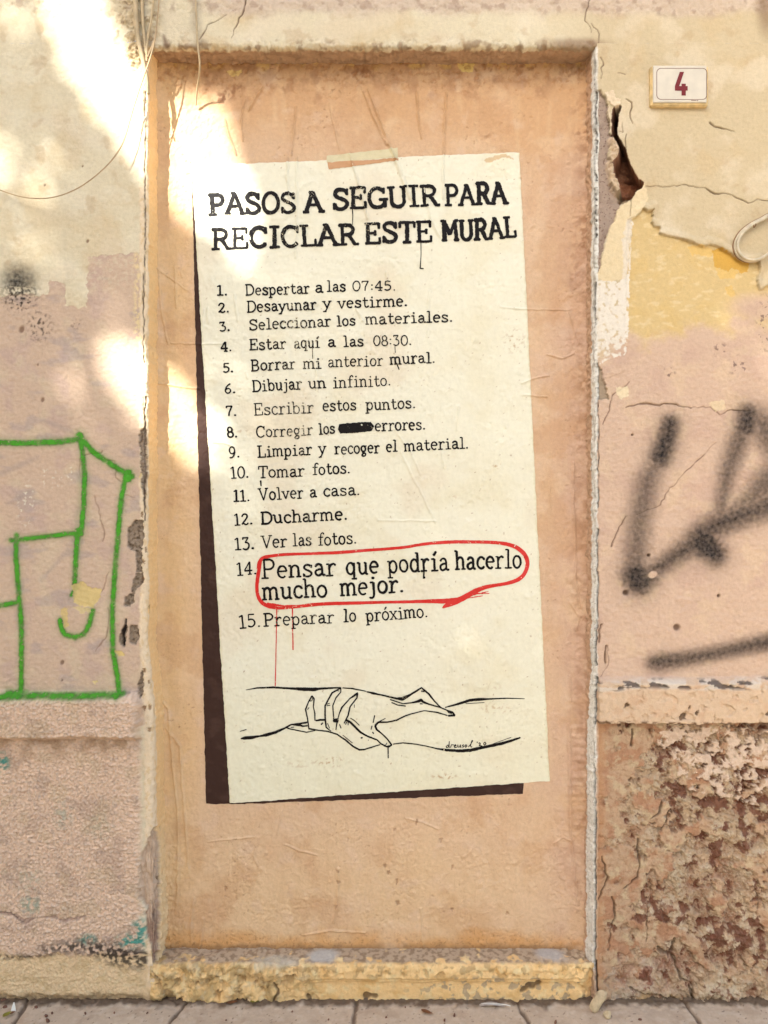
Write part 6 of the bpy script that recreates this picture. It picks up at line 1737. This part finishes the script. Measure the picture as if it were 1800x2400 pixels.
# ------------------------------------------------------------------ street tree behind the photographer, between the sun and the wall
def light_mask(u, v):
    """how much sun the gaps of the crown let through on the wall, in photograph pixels"""
    t = np.full(u.shape, 0.0)
    core = poly(u, v, [(110, -30), (200, -60), (228, 20), (246, 105), (300, 150), (372, 172), (450, 165), (474, 260), (530, 400), (520, 500), (420, 452), (372, 425), (300, 320), (230, 235), (165, 140)], 0, 10, 0)
    t = np.maximum(t, core)
    cc = poly(u, v, [(240, 805), (300, 820), (340, 868), (385, 880), (412, 925), (408, 1030), (372, 1010), (315, 930), (262, 870)], 0, 10, 0)
    t = np.maximum(t, cc)
    for (a, b, rx, ry, rot, k) in ((190, 920, 70, 26, 50, .30), (85, 600, 80, 22, 58, .25), (15, 405, 60, 26, 60, .42), (110, 420, 50, 36, 40, .3), (1760, 790, 120, 30, 52, .10), (1115, 1500, 90, 40, 40, .07), (560, 560, 90, 36, 45, .22), (470, 1030, 90, 36, 60, .35), (240, 730, 60, 20, 50, .12), (60, 60, 60, 30, 50, .1), (545, 880, 70, 20, 40, .12), (440, 800, 60, 16, 40, .15)):
        t = np.maximum(t, k * blob(u, v, a, b, rx, ry, rot, 0.5))
    return t


tree = thing('street_tree', 'leafy street tree behind the viewer that dapples the wall with sun', 'tree', (0, 0, 0))
NL = 150000
rt = np.random.default_rng(21)
wx = rt.uniform(-1.9, 1.7, NL)
wz_ = rt.uniform(-1.1, 3.5, NL)
dist = rt.uniform(6.3, 8.6, NL)
cen = np.stack([wx, np.zeros(NL), wz_], -1) - SUN[None, :] * dist[:, None]
c0 = np.array([-0.05, 0, 1.2]) - SUN * 7.45
e = ((wx + 0.1) / 1.75) ** 2 + ((wz_ - 1.2) / 2.15) ** 2 + ((dist - 7.45) / 1.25) ** 2
T = np.maximum.reduce([light_mask(900 + wx * S + a_ * 34, 1200 - (wz_ - ZC) * S + b_ * 34) for a_, b_ in ((0, 0), (1, 0), (-1, 0), (0, 1), (0, -1), (.7, .7), (-.7, .7), (.7, -.7), (-.7, -.7))])
dens = np.log(np.clip(T, 0.004, 1.0)) / math.log(0.004)
keep = (e < 1.0) & (rt.random(NL) < dens)
cen = cen[keep]
n = len(cen)
L = rt.uniform(0.026, 0.046, n)
Wd = L * rt.uniform(0.42, 0.6, n)
d1 = rt.normal(size=(n, 3))
d1[:, 2] -= 0.5
d1 /= np.linalg.norm(d1, axis=1)[:, None]
d2 = np.cross(d1, rt.normal(size=(n, 3)))
d2 /= np.linalg.norm(d2, axis=1)[:, None]
V = np.stack([cen - d1 * L[:, None], cen + d2 * Wd[:, None] - d1 * (L * .1)[:, None], cen + d1 * L[:, None], cen - d2 * Wd[:, None] - d1 * (L * .1)[:, None]], 1).reshape(-1, 3)
F4 = np.arange(n * 4).reshape(-1, 4)
M_foliage = plain_mat('tree_leaves', (0.045, 0.075, 0.02), 0.55, 0.4, 3.0, 0.3, 0.0)
M_bark = plain_mat('tree_bark', (0.12, 0.09, 0.065), 0.9, 0.35, 18.0, 0.2, 0.8)
link('crown', raw_mesh('crown', V, F4=F4, smooth=False), M_foliage, tree)
tb = c0 + np.array([-0.2, -0.15, 0])
limbs = [[(tb[0], tb[1], -.05, .19), (tb[0] + .03, tb[1], 1.2, .15), (tb[0], tb[1] + .03, 2.6, .13), (tb[0] + .1, tb[1] + .05, 3.6, .10), (c0[0], c0[1], c0[2] + .2, .06)]]
me = tube_mesh('trunk', limbs[0], 12)
link('trunk', me, M_bark, tree)
rb = random.Random(4)
for k in range(7):
    an = rb.uniform(0, 6.28)
    z0 = rb.uniform(2.7, 3.7)
    q = [(tb[0] + .05, tb[1] + .03, z0, .06), (tb[0] + .5 * math.cos(an), tb[1] + .5 * math.sin(an), z0 + .6, .04), (tb[0] + 1.1 * math.cos(an), tb[1] + 1.0 * math.sin(an), z0 + rb.uniform(1.0, 1.8), .015)]
    link('limb', tube_mesh('limb', q, 8), M_bark, tree)

# unseen trees added to the left to block the sky on that side
M_foliage2 = M_foliage
for k, (cx, cy, cz, rad) in enumerate(((-7.4, -4.2, 3.9, 2.3), (-11.5, -3.6, 4.4, 2.8))):
    tr = thing('street_tree', ('unseen round leafy tree added at the left to block sky light', 'largest unseen tree added at the far left to block sky light')[k], 'tree', (cx, cy, 0))
    n = 2600
    q = rt.normal(size=(n, 3))
    q = q / np.linalg.norm(q, axis=1)[:, None] * (rt.random(n) ** 0.4)[:, None] * rad * (1 + 0.15 * np.sin(5 * q[:, :1]))
    cen = q + np.array([cx, cy, cz])
    L = rt.uniform(.12, .2, n)
    d1 = rt.normal(size=(n, 3))
    d1 /= np.linalg.norm(d1, axis=1)[:, None]
    d2 = np.cross(d1, rt.normal(size=(n, 3)))
    d2 /= np.linalg.norm(d2, axis=1)[:, None]
    V = np.stack([cen - d1 * L[:, None], cen + d2 * (L * .5)[:, None], cen + d1 * L[:, None], cen - d2 * (L * .5)[:, None]], 1).reshape(-1, 3)
    link('crown', raw_mesh('crown', V, F4=np.arange(n * 4).reshape(-1, 4), smooth=False), M_foliage, tr)
    link('trunk', tube_mesh('trunk', [(cx, cy, -.05, .2), (cx + .05, cy, 1.2, .16), (cx - .04, cy + .05, 2.6, .13), (cx, cy, cz, .06)], 12), M_bark, tr)
